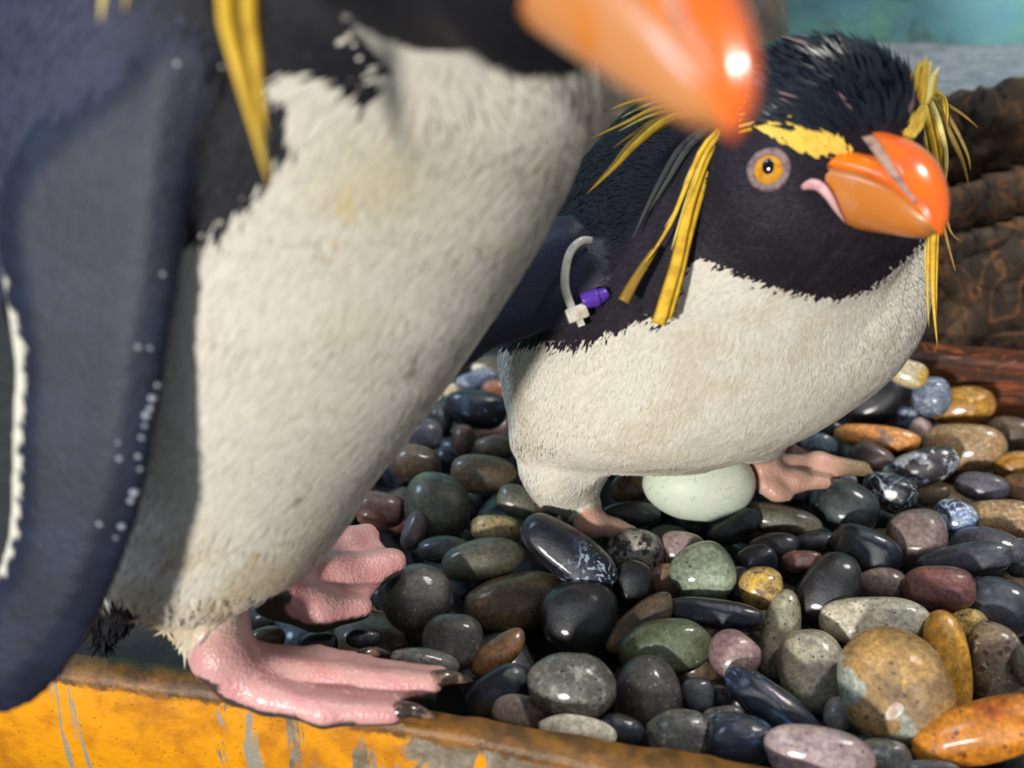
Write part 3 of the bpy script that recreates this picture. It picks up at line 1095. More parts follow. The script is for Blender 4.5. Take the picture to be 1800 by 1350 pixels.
def smooth_v(V, Q, it):
    for _ in range(it):
        A = np.zeros_like(V)
        n = np.zeros(len(V))
        for a, b in ((0, 1), (1, 2), (2, 3), (3, 0)):
            np.add.at(A, Q[:, a], V[Q[:, b]])
            np.add.at(A, Q[:, b], V[Q[:, a]])
            np.add.at(n, Q[:, a], 1)
            np.add.at(n, Q[:, b], 1)
        V = V * 0.5 + 0.5 * A / n[:, None]
    return V


def vnormals(V, Q):
    n = np.cross(V[Q[:, 2]] - V[Q[:, 0]], V[Q[:, 3]] - V[Q[:, 1]])
    A = np.zeros_like(V)
    for k in range(4):
        np.add.at(A, Q[:, k], n)
    return A / (np.linalg.norm(A, axis=1, keepdims=True) + 1e-20), np.linalg.norm(n, axis=1) * 0.5


def in_poly(u, v, poly):
    P = np.array(poly, float)
    ins = np.zeros(np.shape(u), bool)
    n = len(P)
    for i in range(n):
        a, b = P[i], P[(i + 1) % n]
        cond = (a[1] > v) != (b[1] > v)
        xi = a[0] + (v - a[1]) / (b[1] - a[1] + 1e-12) * (b[0] - a[0])
        ins ^= cond & (u < xi)
    return ins


def feathers(V, Q, Nv, fa, ok, count, flow, colf, L, W, lift, seed, jit=0.25):
    """scatter small leaf shaped feathers over the quads where ok"""
    r = np.random.default_rng(seed)
    w = fa * ok
    f = r.choice(len(Q), size=count, p=w / w.sum())
    a, b = r.random(count)[:, None], r.random(count)[:, None]
    q = Q[f]
    P = (V[q[:, 0]] * (1 - a) + V[q[:, 1]] * a) * (1 - b) + (V[q[:, 3]] * (1 - a) + V[q[:, 2]] * a) * b
    n = Nv[q].mean(1)
    n /= np.linalg.norm(n, axis=1, keepdims=True)
    t = flow(P)
    t = t - n * (t * n).sum(1, keepdims=True)
    t /= np.linalg.norm(t, axis=1, keepdims=True) + 1e-9
    s = np.cross(n, t)
    an = r.normal(0, jit, count)[:, None]
    t, s = t * np.cos(an) + s * np.sin(an), s * np.cos(an) - t * np.sin(an)
    col, ls = colf(P, n, r)
    l = (L * r.uniform(0.7, 1.25, count) * ls)[:, None]
    wd = (W * r.uniform(0.75, 1.25, count))[:, None]
    lf = (lift * r.uniform(0.4, 1.4, count))[:, None]
    pts = [P - s * wd * 0.3 - n * 0.0006, P + s * wd * 0.3 - n * 0.0006,
           P + t * l * 0.45 - s * wd * 0.5 + n * lf * 0.55, P + t * l * 0.45 + s * wd * 0.5 + n * lf * 0.55,
           P + t * l * 0.45 + n * (lf * 0.55 + wd * 0.12),
           P + t * l + n * lf * 0.9]
    VV = np.stack(pts, 1).reshape(-1, 3)
    base = np.arange(count)[:, None] * 6
    tri_ = np.array([0, 4, 2, 0, 1, 4, 1, 3, 4, 2, 4, 5, 4, 3, 5])
    loops = (base + tri_).ravel()
    starts = np.arange(count * 5) * 3
    cc = np.repeat(col[:, None, :], 6, 1).reshape(-1, 4)
    return VV, loops, starts, cc


def blade(pts, w0, w1=None, thick=0.35, n=14, m=6, facing=None, flat_end=False):
    """tapered flattened plume along camera-frame points; returns verts, faces"""
    P = np.array(pts, float)
    tt = np.linspace(0, 1, len(P))
    ts = np.linspace(0, 1, n)
    # smooth resample
    C = []
    for t in ts:
        x = t * (len(P) - 1)
        i = min(int(x), len(P) - 2)
        f = x - i
        p0, p1, p2, p3 = P[max(i - 1, 0)], P[i], P[i + 1], P[min(i + 2, len(P) - 1)]
        C.append(0.5 * ((2 * p1) + (-p0 + p2) * f + (2 * p0 - 5 * p1 + 4 * p2 - p3) * f * f + (-p0 + 3 * p1 - 3 * p2 + p3) * f ** 3))
    C = np.array(C)
    V, Fc = [], []
    for i in range(n):
        tg = C[min(i + 1, n - 1)] - C[max(i - 1, 0)]
        tg /= np.linalg.norm(tg) + 1e-12
        view = C[i] / np.linalg.norm(C[i]) if facing is None else np.array(facing, float)
        side = np.cross(tg, view)
        side /= np.linalg.norm(side) + 1e-12
        nor = np.cross(side, tg)
        t = ts[i]
        if flat_end:
            w = w0
        else:
            w = w0 * (0.5 + 0.5 * min(1, t * 5)) * max(0.04, (1 - t ** 2.5)) if w1 is None else w0 + (w1 - w0) * t
        for k in range(m):
            a = 2 * math.pi * k / m
            V.append(C[i] + side * math.cos(a) * w + nor * math.sin(a) * w * thick)
    for i in range(n - 1):
        for k in range(m):
            Fc.append((i * m + k, i * m + (k + 1) % m, (i + 1) * m + (k + 1) % m, (i + 1) * m + k))
    Fc.append(tuple(reversed(range(m))))
    Fc.append(tuple(range((n - 1) * m, n * m)))
    return np.array(V), Fc


def part(name, Vc, Fc, mat, root, parent=None, label=None, smooth=True, col=None):
    """camera-frame vertices -> child mesh of root"""
    W = c2w(np.asarray(Vc)) - np.array(root.location)
    me = make_mesh(name, W, Fc, smooth)
    if col is not None:
        a = me.attributes.new('col', 'FLOAT_COLOR', 'POINT')
        a.data.foreach_set('color', np.asarray(col, np.float32).ravel())
    o = link(name, me, mat, parent or root)
    if label:
        o['label'] = label
    return o


def dome(c, n, r, h, up=(0, 1, 0), ry=None, nu=28, nv=8, sq=1.0):
    """shallow dome on point c facing n"""
    n = np.array(n, float)
    n /= np.linalg.norm(n)
    e1 = np.cross(up, n)
    e1 /= np.linalg.norm(e1)
    e2 = np.cross(n, e1)
    ry = ry or r
    V, Fc = [c + n * h], []
    for j in range(1, nv + 1):
        t = j / nv
        for i in range(nu):
            a = 2 * math.pi * i / nu
            V.append(c + e1 * r * t * math.cos(a) + e2 * ry * t * math.sin(a) + n * h * math.sqrt(max(0, 1 - t * t)))
    for i in range(nu):
        Fc.append((0, 1 + i, 1 + (i + 1) % nu))
        for j in range(nv - 1):
            Fc.append((1 + j * nu + i, 1 + (j + 1) * nu + i, 1 + (j + 1) * nu + (i + 1) % nu, 1 + j * nu + (i + 1) % nu))
    Fc.append(tuple(reversed(range(1 + (nv - 1) * nu, 1 + nv * nu))))
    return np.array(V), Fc


def torus(c, n, R, r, up=(0, 1, 0), ratio=1.0, nu=32, nv=10):
    n = np.array(n, float)
    n /= np.linalg.norm(n)
    e1 = np.cross(up, n)
    e1 /= np.linalg.norm(e1)
    e2 = np.cross(n, e1)
    V, Fc = [], []
    for i in range(nu):
        a = 2 * math.pi * i / nu
        d = e1 * math.cos(a) + e2 * math.sin(a) * ratio
        wob = 1 + 0.1 * math.sin(3 * a + 1) + 0.07 * math.sin(7 * a)
        for j in range(nv):
            b = 2 * math.pi * j / nv
            V.append(c + d * (R + r * wob * math.cos(b)) + n * r * 0.7 * math.sin(b))
    for i in range(nu):
        for j in range(nv):
            Fc.append((i * nv + j, ((i + 1) % nu) * nv + j, ((i + 1) % nu) * nv + (j + 1) % nv, i * nv + (j + 1) % nv))
    return np.array(V), Fc


C_ORANGE = S(236, 120, 20)
m, nt, b = new_mat('beak_orange')
vec = coords(nt)
c = mixc(nt, rng_map(nt, noise(nt, vec, 60, 3), 0.4, 0.65), S(244, 126, 14), S(236, 104, 30))
nt.links.new(c, b.inputs['Base Color'])
b.inputs['Roughness'].default_value = 0.22
b.inputs['Coat Weight'].default_value = 0.3
M_BEAK = m
M_CULMEN = layered('culmen_orange', S(244, 112, 28), (('noise', 50, 0.45, 0.65, S(242, 92, 48)),), 0.2, 0.4)
M_LOWER = layered('lower_beak', S(204, 134, 78), (('noise', 60, 0.45, 0.62, S(208, 122, 46)),), 0.3, 0.2)
M_GROOVE = layered('beak_groove', S(184, 150, 128), (('noise', 200, 0.45, 0.65, S(140, 112, 104)),), 0.5)
M_GAPE = layered('gape_skin', S(226, 176, 176), (('noise', 200, 0.45, 0.65, S(206, 150, 152)),), 0.45)
M_RING = layered('eye_ring', S(150, 124, 122), (('fine', 400, 0.45, 0.6, S(104, 84, 90)),), 0.5, 0.1, (600, 0.6, 0.001))
M_IRIS = layered('iris', S(226, 160, 36), (('noise', 500, 0.45, 0.65, S(204, 130, 30)),), 0.2, 0.6)
M_PUPIL = layered('pupil', S(12, 10, 16), (), 0.08, 0.8)
M_CLAW = layered('claw_horn', S(62, 50, 46), (('noise', 120, 0.48, 0.62, S(150, 120, 100)), ('noise', 200, 0.5, 0.6, S(40, 34, 34))), 0.2, 0.6)
M_YEL = layered('crest_yellow', S(236, 190, 50), (('noise', 160, 0.45, 0.65, S(206, 158, 34)),), 0.5)
M_YELPALE = layered('crest_pale', S(240, 220, 130), (('noise', 160, 0.5, 0.65, S(214, 180, 70)),), 0.5)
M_YELDARK = layered('crest_olive', S(150, 118, 34), (('noise', 160, 0.5, 0.65, S(120, 96, 40)),), 0.5)
M_CRESTBLACK = layered('crest_grey', S(66, 66, 62), (('noise', 160, 0.5, 0.65, S(44, 44, 46)),), 0.5)


def build_beak(root, base, tip, up, h, w, hook=0.25, fade=0.0):
    """beak with upper mandible, raised culmen plate, groove and lower mandible (camera frame)"""
    base, tip, up = (np.array(x, float) for x in (base, tip, up))
    ax = tip - base
    Ln = np.linalg.norm(ax)
    f = ax / Ln
    u = up - f * (up @ f)
    u /= np.linalg.norm(u)
    s = np.cross(f, u)
    n = 22

    def cl(t):
        return base + f * Ln * t + u * (0.10 * h * math.sin(math.pi * t) - hook * h * t ** 4)

    def hu(t):
        t = max(t, 0.0)
        return h * (0.56 - 0.08 * t) * max(0.0, 1 - t ** 2.6) ** 0.55 + 0.0006

    def hl(t):
        t2 = min(1, max(t, 0.0) / 0.93)
        return h * 0.56 * max(0.0, 1 - t2 ** 2.2) ** 0.6 + 0.0004

    def hw(t):
        t = max(t, 0.0)
        return w * 0.5 * max(0.0, 1 - 0.35 * t - 0.65 * t ** 3) ** 0.8 + 0.0006

    def loft(af, fy, grow, name, mat, t0=0.0, t1=1.0, m=18, label=None):
        V, Fc = [], []
        for i in range(n + 1):
            t = t0 + (t1 - t0) * i / n
            c0 = cl(t)
            a0, a1 = af(max(t, 0))
            for k in range(m + 1):
                a = math.radians(a0 + (a1 - a0) * k / m)
                V.append(c0 + s * hw(t) * grow * math.cos(a) + u * fy(t) * grow * math.copysign(abs(math.sin(a)) ** (1.45 if fy is hu else 1.0), math.sin(a)))
        k1 = m + 1
        for i in range(n):
            for k in range(m):
                Fc.append((i * k1 + k, i * k1 + k + 1, (i + 1) * k1 + k + 1, (i + 1) * k1 + k))
            Fc.append((i * k1 + m, i * k1, (i + 1) * k1, (i + 1) * k1 + m))
        Fc.append(tuple(reversed(range(k1))))
        Fc.append(tuple(range(n * k1, (n + 1) * k1)))
        return part(name, V, Fc, mat, root, label=label)

    def ridge(t):
        return 12 + 58 * max(0.0, 1 - t / 0.8) ** 1.2

    def hu2(t):
        return hu(t) * (0.55 + 0.45 * float(sm(0.3, 0.85, t)))

    loft(lambda t: (-4, 184), hu2, 1.0, 'upper_mandible', M_BEAK, label='orange side plate of the upper beak')
    loft(lambda t: (184, 356), hl, 0.97, 'lower_mandible', M_LOWER, t1=0.97, label='duller tan orange lower half of the beak')
    loft(lambda t: (ridge(t), 180 - ridge(t)), hu, 1.09, 'culmen_plate', M_CULMEN, t0=-0.12, label='red orange ridge plate along the beak')
    loft(lambda t: (max(2, ridge(t) - 12), 180 - max(2, ridge(t) - 12)), hu, 1.05, 'nostril_groove', M_GROOVE, t0=-0.16, t1=0.80, label='grey groove beside the ridge plate')
    return f, u, s, cl, hw, hu, hl


def claw(root, p0, p1, r, bend, parent=None):
    p0, p1 = np.array(p0), np.array(p1)
    mid = (p0 + p1) / 2 + np.array(bend)
    V, Fc = blade([p0, mid, p1], r, None, 0.8, 10, 8)
    return part('claw', V, Fc, M_CLAW, root, parent)


# ------------------------------------------------------------------ penguins
def col4(c, n=1):
    return np.tile(np.array(c, float), (n, 1))


def vnoise(P, f, seed=0):
    """cheap smooth pseudo noise in about -1..1"""
    r = np.random.default_rng(seed)
    s = np.zeros(len(P))
    for k in range(6):
        w = r.normal(size=3) * f * (1 + 0.35 * k)
        s += np.sin(P @ w + r.uniform(0, 6.28))
    return s / 3.2


class Bird:
    pass


def build_body(name, root, torso, ktor, flips, legs, cutter, lo, hi, h, colour, kleg=0.006):
    g = Grid(lo, hi, h)
    DT = eval_group(g, torso, ktor)
    DL = eval_group(g, legs, 0.005)
    DF = np.full(g.shape, BIG, np.float32)
    for fl_ in flips:
        DF = np.minimum(DF, eval_group(g, [fl_], 0.001))
    D = smin(smin(DT, DL, kleg), DF, 0.004)
    if cutter:
        w = g.window(*prim_box(cutter, 0.01))
        cd = prim_sdf(cutter, g.X[w[0]], g.Y[:, w[1]], g.Z[:, :, w[2]]).astype(np.float32)
        D[w] = np.maximum(D[w], -(cd - 0.0022))
    V, Q = surface_nets(D, g)
    V = smooth_v(V, Q, 2)
    Nv, fa = vnormals(V, Q)
    # which group made each vertex
    ijk = np.clip(np.round((V - g.lo) / g.h).astype(int), 0, np.array(g.shape) - 1)
    t, l, f = (A[ijk[:, 0], ijk[:, 1], ijk[:, 2]] for A in (DT, DL, DF))
    kind = np.where((l < t - 0.0005) & (l < f), 1, 0)
    kind = np.where((f < t) & (f < l), 2, kind)
    bird = Bird()
    bird.V, bird.Q, bird.N, bird.fa, bird.kind = V, Q, Nv, fa, kind
    bird.tree = BVHTree.FromPolygons([tuple(v) for v in V], [tuple(q) for q in Q])
    col = colour(V, Nv, kind, None)
    W = c2w(V) - np.array(root.location)
    me = fast_mesh('body', W, Q.ravel(), np.arange(len(Q)) * 4, None, col)
    o = link('body', me, None, root)
    for mt in (M_PLUME, M_SKIN, M_FLIP):
        me.materials.append(mt)
    fk = kind[Q]
    mi = np.where((fk == 2).sum(1) >= 2, 2, np.where((fk == 1).sum(1) >= 2, 1, 0))
    me.polygons.foreach_set('material_index', mi.astype(np.int32))
    bird.fk = mi
    bird.obj = o
    return bird


def hit(bird, px, py):
    d = Vector(at_c(px, py, 1.0)).normalized()
    loc, nor, i, dist = bird.tree.ray_cast(Vector((0, 0, 0)), d)
    if loc is None:
        return None, None
    n = np.array(nor)
    if n @ np.array(d) > 0:
        n = -n
    return np.array(loc), n


def add_plumage(bird, root, sets, name='plumage', mat=None):
    VV, LL, SS, CC = [], [], [], []
    nv = nl = 0
    for (v, l, s, c) in sets:
        VV.append(v)
        LL.append(l + nv)
        SS.append(s + nl)
        CC.append(c)
        nv += len(v)
        nl += len(l)
    W = c2w(np.concatenate(VV)) - np.array(root.location)
    me = fast_mesh(name, W, np.concatenate(LL), np.concatenate(SS), None, np.concatenate(CC))
    o = link(name, me, mat or M_PLUME, root)
    o['kind'] = 'stuff'
    return o


# ================================================================== standing penguin
rootA = empty('penguin', at_wz(430, 1200, KZ))
tag(rootA, 'penguin standing on the yellow kerb, flipper hanging, beak lowered over its mate', 'penguin', 'rockhopper penguin pair')
ZT = 0.021
torsoA = [rows([(-250, 330, 640, 0.268, 0.03), (-180, 200, 800, 0.272, 0.045), (-80, 90, 930, 0.280, 0.055), (0, 20, 1000, 0.286, 0.060),
                (130, -30, 1050, 0.295, 0.063), (200, -40, 1044, 0.300, 0.064), (290, -40, 1020, 0.305, 0.064), (370, -25, 985, 0.311, 0.064), (450, 0, 942, 0.317, 0.063),
                (530, 25, 892, 0.324, 0.062), (610, 55, 838, 0.330, 0.061), (690, 85, 782, 0.337, 0.059), (770, 115, 722, 0.344, 0.056),
                (850, 145, 660, 0.352, 0.052), (910, 165, 622, 0.357, 0.049), (990, 190, 560, 0.365, 0.043), (1030, 205, 505, 0.369, 0.036),
                (1058, 240, 440, 0.372, 0.026), (1080, 300, 385, 0.374, 0.012)]),
          [ell(790, -235, 0.205, 300, 300, 0.038), 0.006],
          [ell(940, -45, 0.186, 185, 150, 0.026, 20), 0.008],
          [cone(at_c(770, -260, 0.21), 0.030, at_c(600, -150, 0.285), 0.034), 0.015],
          # thigh and tail
          [cone(at_c(330, 1010, 0.366), 0.022, at_c(375, 1100, 0.374), 0.012), 0.012],
          [cone(at_c(240, 1020, 0.372), 0.014, at_c(190, 1105, 0.385), 0.005), 0.01]]
flipA_poly = [(392, 105), (372, 150), (357, 205), (345, 280), (336, 350), (330, 430), (320, 520), (306, 600), (295, 680), (281, 760), (265, 850), (246, 920), (216, 1000),
              (186, 1070), (150, 1130), (110, 1190), (60, 1238), (0, 1262), (-45, 1245), (-70, 1180), (-60, 1100), (-30, 1040), (2, 990), (16, 930), (22, 850), (24, 750), (30, 640), (16, 540), (2, 460),
              (-8, 400), (2, 330), (30, 262), (100, 190), (200, 112), (260, 40), (340, 20)]


def flipA_d(x, y):
    return 0.243 - 0.006 * (x - 150) / 200 + 0.048 * (y - 100) / 1100


flipA = slab(flipA_poly, flipA_d, 0.0062, 0.003)


def T(px, py, z):
    return at_cz(px, py, z)


legsA = [
    # near foot
    cone(at_c(380, 1085, 0.374), 0.0125, T(392, 1150, 0.032), 0.0120),
    cone(T(392, 1150, 0.032), 0.0120, T(425, 1192, 0.022), 0.0108),
    cone(T(425, 1195, 0.023), 0.0088, T(470, 1224, 0.020), 0.0066), cone(T(470, 1224, 0.020), 0.0066, T(570, 1250, 0.019), 0.0058), cone(T(570, 1250, 0.019), 0.0058, T(690, 1254, 0.018), 0.0050),
    cone(T(445, 1172, 0.023), 0.0080, T(600, 1190, 0.020), 0.0056), cone(T(600, 1190, 0.020), 0.0056, T(755, 1203, 0.018), 0.0056),
    cone(T(450, 1158, 0.022), 0.0066, T(560, 1158, 0.018), 0.0048), cone(T(560, 1158, 0.018), 0.0048, T(628, 1162, 0.016), 0.0042),
    tri(T(460, 1205, 0.018), T(660, 1256, 0.0158), T(735, 1208, 0.0158), 0.0014),
    tri(T(460, 1172, 0.018), T(735, 1204, 0.0158), T(620, 1168, 0.0150), 0.0014),
    cone(T(640, 1170, 0.017), 0.0040, T(780, 1183, 0.014), 0.0030),
    # far foot
    cone(at_c(470, 1000, 0.395), 0.014, T(500, 1030, 0.030), 0.012),
    cone(T(500, 1020, 0.028), 0.011, T(600, 1005, 0.024), 0.0088), cone(T(600, 1005, 0.024), 0.0088, T(690, 988, 0.020), 0.0070),
    cone(T(480, 1050, 0.026), 0.0095, T(560, 1072, 0.020), 0.0090), cone(T(560, 1072, 0.020), 0.0090, T(632, 1068, 0.016), 0.0062),
    cone(T(520, 1000, 0.026), 0.009, T(610, 955, 0.022), 0.0075), cone(T(610, 955, 0.022), 0.0075, T(650, 935, 0.020), 0.005),
    tri(T(510, 1020, 0.022), T(690, 990, 0.017), T(630, 1062, 0.013), 0.003), tri(T(510, 1020, 0.022), T(690, 990, 0.018), T(640, 935, 0.018), 0.003),
]
BLACK_A = [(-900, -900), (1500, -900), (1500, -300), (700, -300), (575, -200), (580, -60), (598, 0), (628, 60), (676, 108), (696, 150), (650, 164), (604, 126), (562, 116), (520, 100), (498, 130), (515, 180), (522, 220), (500, 262),
           (480, 300), (472, 330), (420, 352), (380, 392), (335, 412), (200, 470), (120, 620), (60, 900), (-900, 1100)]
WHITE_FLIP = [(2, 455), (16, 540), (38, 600), (44, 660), (38, 740), (34, 800), (36, 860), (32, 930), (10, 1000), (-20, 1045), (-90, 1100), (-90, 400)]
headA_c = at_c(830, -180, 0.2)
HEAD_A = [torsoA[1][0], torsoA[2][0], cone(at_c(780, -260, 0.21), 0.030, at_c(720, -220, 0.23), 0.026)]


def colourA(P, n, kind, r):
    u, v = uv_of(P)
    N_ = len(P)
    w = col4(S(228, 222, 206), N_)
    # faint stains that belong to the plumage
    st = sm(0.25, 0.9, vnoise(P, 60, 3)) * sm(0, 1, (v - 150) / 200)
    w = w * (1 - 0.25 * st[:, None]) + col4(S(214, 196, 148), N_) * 0.25 * st[:, None]
    low = sm(820, 1080, v) * sm(-0.5, 0.6, vnoise(P, 90, 5)) * 0.6
    w = w * (1 - low[:, None]) + col4(S(196, 172, 120), N_) * low[:, None]
    yel = np.exp(-(((u - 700) / 130) ** 2 + ((v - 280) / 90) ** 2)) * 0.5
    w = w * (1 - yel[:, None]) + col4(S(206, 194, 150), N_) * yel[:, None]
    for (su, sv, sr, sc_) in ((603, 400, 9, S(214, 172, 100)), (743, 622, 8, S(120, 96, 76)), (620, 330, 16, S(222, 196, 140)), (300, 972, 9, S(130, 90, 40)), (540, 860, 6, S(120, 100, 76)), (455, 960, 8, S(176, 156, 90))):
        k = np.exp(-(((u - su) / sr) ** 2 + ((v - sv) / sr) ** 2))
        w = w * (1 - k[:, None]) + col4(sc_, N_) * k[:, None]
    jn = 0 if r is None else r.normal(0, 3.0, N_)
    dark = in_poly(u + jn, v + jn, BLACK_A) | ((np.minimum.reduce([prim_sdf(q, P[:, 0], P[:, 1], P[:, 2]) for q in HEAD_A]) < prim_sdf(torsoA[0], P[:, 0], P[:, 1], P[:, 2])) & (kind != 2))
    dark |= in_poly(u, v, [(206, 1040), (342, 1148), (320, 1230), (60, 1230), (100, 1040)])
    bk = col4(S(30, 30, 36), N_)
    back = sm(360, 180, u)[:, None] * (v < 500)[:, None]
    bk = bk * (1 - back) + col4(S(58, 62, 82), N_) * back
    w = np.where(dark[:, None], bk, w)
    # skin
    sk = col4(S(222, 168, 162), N_)
    k = (sm(-0.4, 0.8, vnoise(P, 160, 8)) * 0.5)[:, None]
    sk = sk * (1 - k) + col4(S(212, 140, 144), N_) * k
    top = sm(1150, 1085, v)[:, None] * (u < 470)[:, None]
    sk = sk * (1 - top * 0.8) + col4(S(232, 206, 190), N_) * top * 0.8
    sole = (n[:, 1] < -0.45)[:, None]
    sk = np.where(sole, col4(S(70, 62, 60), N_), sk)
    w = np.where((kind == 1)[:, None], sk, w)
    # flipper
    fl_ = col4(S(26, 31, 48), N_)
    k = (sm(-0.5, 0.8, vnoise(P, 170, 11)) * 0.8)[:, None]
    fl_ = fl_ * (1 - k) + col4(S(36, 43, 64), N_) * k
    jag = 5 * np.sin(v * 0.38)
    wf = in_poly(u + jag, v, WHITE_FLIP)
    fl_ = np.where(wf[:, None], col4(S(226, 220, 200), N_), fl_)
    w = np.where((kind == 2)[:, None], fl_, w)
    return w


loA = np.array([-0.205, -0.175, 0.135])
hiA = np.array([0.085, 0.165, 0.455])
A = build_body('body', rootA, torsoA, 0.02, [flipA], legsA, None, loA, hiA, 0.0021, colourA)


def flowA(P):
    h_ = np.linalg.norm(P - headA_c, axis=1)
    t = np.tile(np.array([-0.42, -0.9, 0.12]), (len(P), 1))
    hd = P - at_c(1080, -20, 0.165)
    hd /= np.linalg.norm(hd, axis=1, keepdims=True)
    k = sm(0.085, 0.055, h_)[:, None]
    wob = vnoise(P, 90, 21)[:, None] * np.array([0.25, 0.0, 0.1])
    return t * (1 - k) + hd * k + wob


def fcolA(P, n, r):
    c = colourA(P, n, np.zeros(len(P), int), r)
    c[:, :3] *= r.uniform(0.88, 1.04, (len(P), 1))
    return np.clip(c, 0, 1), np.ones(len(P))


okA = A.fk == 0
add_plumage(A, rootA, [feathers(A.V, A.Q, A.N, A.fa, okA, 60000, flowA, fcolA, 0.0105, 0.0017, 0.00045, 31, 0.10)])
# a few larger loose plumes over the leg
uA, vA = uv_of(A.V[A.Q].mean(1))
okleg = (A.fk == 0) & (vA > 1040)
add_plumage(A, rootA, [feathers(A.V, A.Q, A.N, A.fa, okleg, 500, flowA, fcolA, 0.012, 0.0020, 0.0022, 33, 0.3)], 'leg_plumage')

build_beak(rootA, at_c(985, -75, 0.176), at_c(1318, 222, 0.134), (0.75, 0.62, -0.05), 0.0265, 0.021, 0.12)
for p0, p1, r_ in ((T(682, 1250, 0.0195), T(768, 1262, 0.0165), 0.0036), (T(748, 1198, 0.020), T(832, 1197, 0.0165), 0.0036), (T(622, 1158, 0.018), T(690, 1150, 0.014), 0.0030),
                   (T(622, 1060, 0.018), T(664, 1078, 0.010), 0.0030)):
    claw(rootA, p0, p1, r_, (0, 0.002, -0.001))
# eyes of the standing bird (outside the frame but part of the head)
for (px, py) in ((640, -330),):
    p, n = hit(A, px, py)
    if p is not None:
        V, Fc = dome(p, n, 0.0062, 0.003)
        e = part('eye', V, Fc, M_IRIS, rootA)
        V, Fc = dome(p + n * 0.0012, n, 0.003, 0.0024)
        part('pupil', V, Fc, M_PUPIL, rootA, e)


def plume(root, pts, wpx, mat, d, name='crest_feather', w1=None):
    P = [at_c(x, y, d if np.isscalar(d) else d[i]) for i, (x, y) in enumerate(pts)]
    dm = d if np.isscalar(d) else float(np.mean(d))
    V, Fc = blade(P, wpx * dm / F, None if w1 is None else w1 * dm / F, 0.3)
    return part(name, V, Fc, mat, root)


dA = [0.200, 0.198, 0.197, 0.198, 0.202, 0.206]
plume(rootA, [(510, -260), (430, -120), (396, 0), (420, 120), (446, 220), (476, 335)], 17, M_YEL, dA)
plume(rootA, [(530, -260), (460, -120), (438, 0), (447, 90), (460, 190), (470, 260)], 15, M_YEL, dA)
plume(rootA, [(515, -260), (440, -120), (410, 0), (432, 110), (452, 210), (474, 320)], 12, M_YELPALE, [x + 0.002 for x in dA])
plume(rootA, [(535, -260), (470, -130), (452, 0), (456, 80), (462, 150), (466, 210)], 9, M_YELDARK, [x + 0.003 for x in dA])
plume(rootA, [(480, -300), (300, -180), (200, -60), (176, 40)], 14, M_YELPALE, 0.205)
plume(rootA, [(480, -300), (330, -180), (240, -60), (218, 20)], 10, M_YELPALE, 0.206)

# ================================================================== brooding penguin
rootB = empty('penguin', at_wz(1230, 880, 0.0))
tag(rootB, 'penguin brooding over the pale egg, orange beak and yellow brows', 'penguin', 'rockhopper penguin pair')
torsoB = [rows([(165, 1170, 1330, 0.470, 0.03), (205, 1095, 1420, 0.468, 0.052), (250, 1050, 1500, 0.465, 0.064), (300, 1010, 1550, 0.463, 0.071), (400, 965, 1602, 0.462, 0.079),
                (480, 925, 1619, 0.462, 0.082), (560, 890, 1613, 0.463, 0.083), (620, 872, 1588, 0.465, 0.082), (680, 878, 1536, 0.468, 0.079),
                (740, 892, 1452, 0.472, 0.072), (780, 905, 1376, 0.475, 0.062), (805, 940, 1308, 0.478, 0.050), (822, 1010, 1250, 0.480, 0.03)]),
          [ell(985, 800, 0.485, 76, 88, 0.035), 0.015],
          [cone(at_c(1000, 850, 0.49), 0.016, at_c(1020, 890, 0.498), 0.009), 0.012],
          [ell(1318, 772, 0.50, 60, 40, 0.03), 0.015],
          [ell(1300, 400, 0.425, 170, 190, 0.05), 0.025],
          [ell(1437, 236, 0.378, 170, 144, 0.040, 16), 0.012],
          [ell(1385, 345, 0.382, 150, 140, 0.040), 0.018],
          [ell(1455, 405, 0.384, 150, 108, 0.038), 0.018],
          [cone(at_c(1475, 312, 0.376), 0.020, at_c(1505, 325, 0.362), 0.009), 0.012]]
flipB = slab([(1080, 440), (1112, 480), (1088, 530), (1010, 562), (930, 597), (872, 614), (826, 646), (762, 700), (735, 690), (745, 640), (800, 560), (880, 450), (950, 385), (1010, 372)],
             lambda x, y: 0.402 + 0.02 * (1080 - x) / 300, 0.007, 0.004)
legsB = [cone(at_c(1024, 880, 0.499), 0.0078, T(1036, 918, 0.010), 0.0075), cone(T(1036, 918, 0.010), 0.0074, T(1080, 928, 0.003), 0.0048), cone(T(1080, 928, 0.003), 0.0048, T(1112, 934, 0.0), 0.0035),
         cone(T(1330, 800, 0.022), 0.012, T(1350, 825, 0.014), 0.0085),
         cone(T(1350, 815, 0.014), 0.0062, T(1440, 813, 0.013), 0.0058), cone(T(1440, 813, 0.013), 0.0058, T(1518, 824, 0.010), 0.0046),
         cone(T(1345, 838, 0.013), 0.0058, T(1400, 842, 0.012), 0.0050), cone(T(1400, 842, 0.012), 0.0050, T(1450, 848, 0.010), 0.0040),
         cone(T(1335, 850, 0.012), 0.0055, T(1365, 866, 0.008), 0.0045), cone(T(1365, 866, 0.008), 0.0045, T(1385, 872, 0.006), 0.003),
         tri(T(1345, 830, 0.012), T(1500, 822, 0.009), T(1445, 846, 0.008), 0.0016), tri(T(1340, 845, 0.011), T(1440, 848, 0.008), T(1375, 868, 0.006), 0.0016)]
eggprim = ell(EGG['px'], EGG['py'], EGG['d'], EGG['rx'], EGG['ry'], 0.0225)
BLACK_B = [(600, -300), (1900, -300), (1900, 300), (1660, 380), (1612, 430), (1582, 462), (1532, 506), (1472, 522), (1420, 516), (1360, 500), (1310, 480), (1262, 460), (1232, 454), (1212, 480),
           (1200, 520), (1182, 566), (1140, 556), (1100, 572), (1060, 582), (1014, 602), (930, 600), (870, 606), (800, 660), (600, 700)]
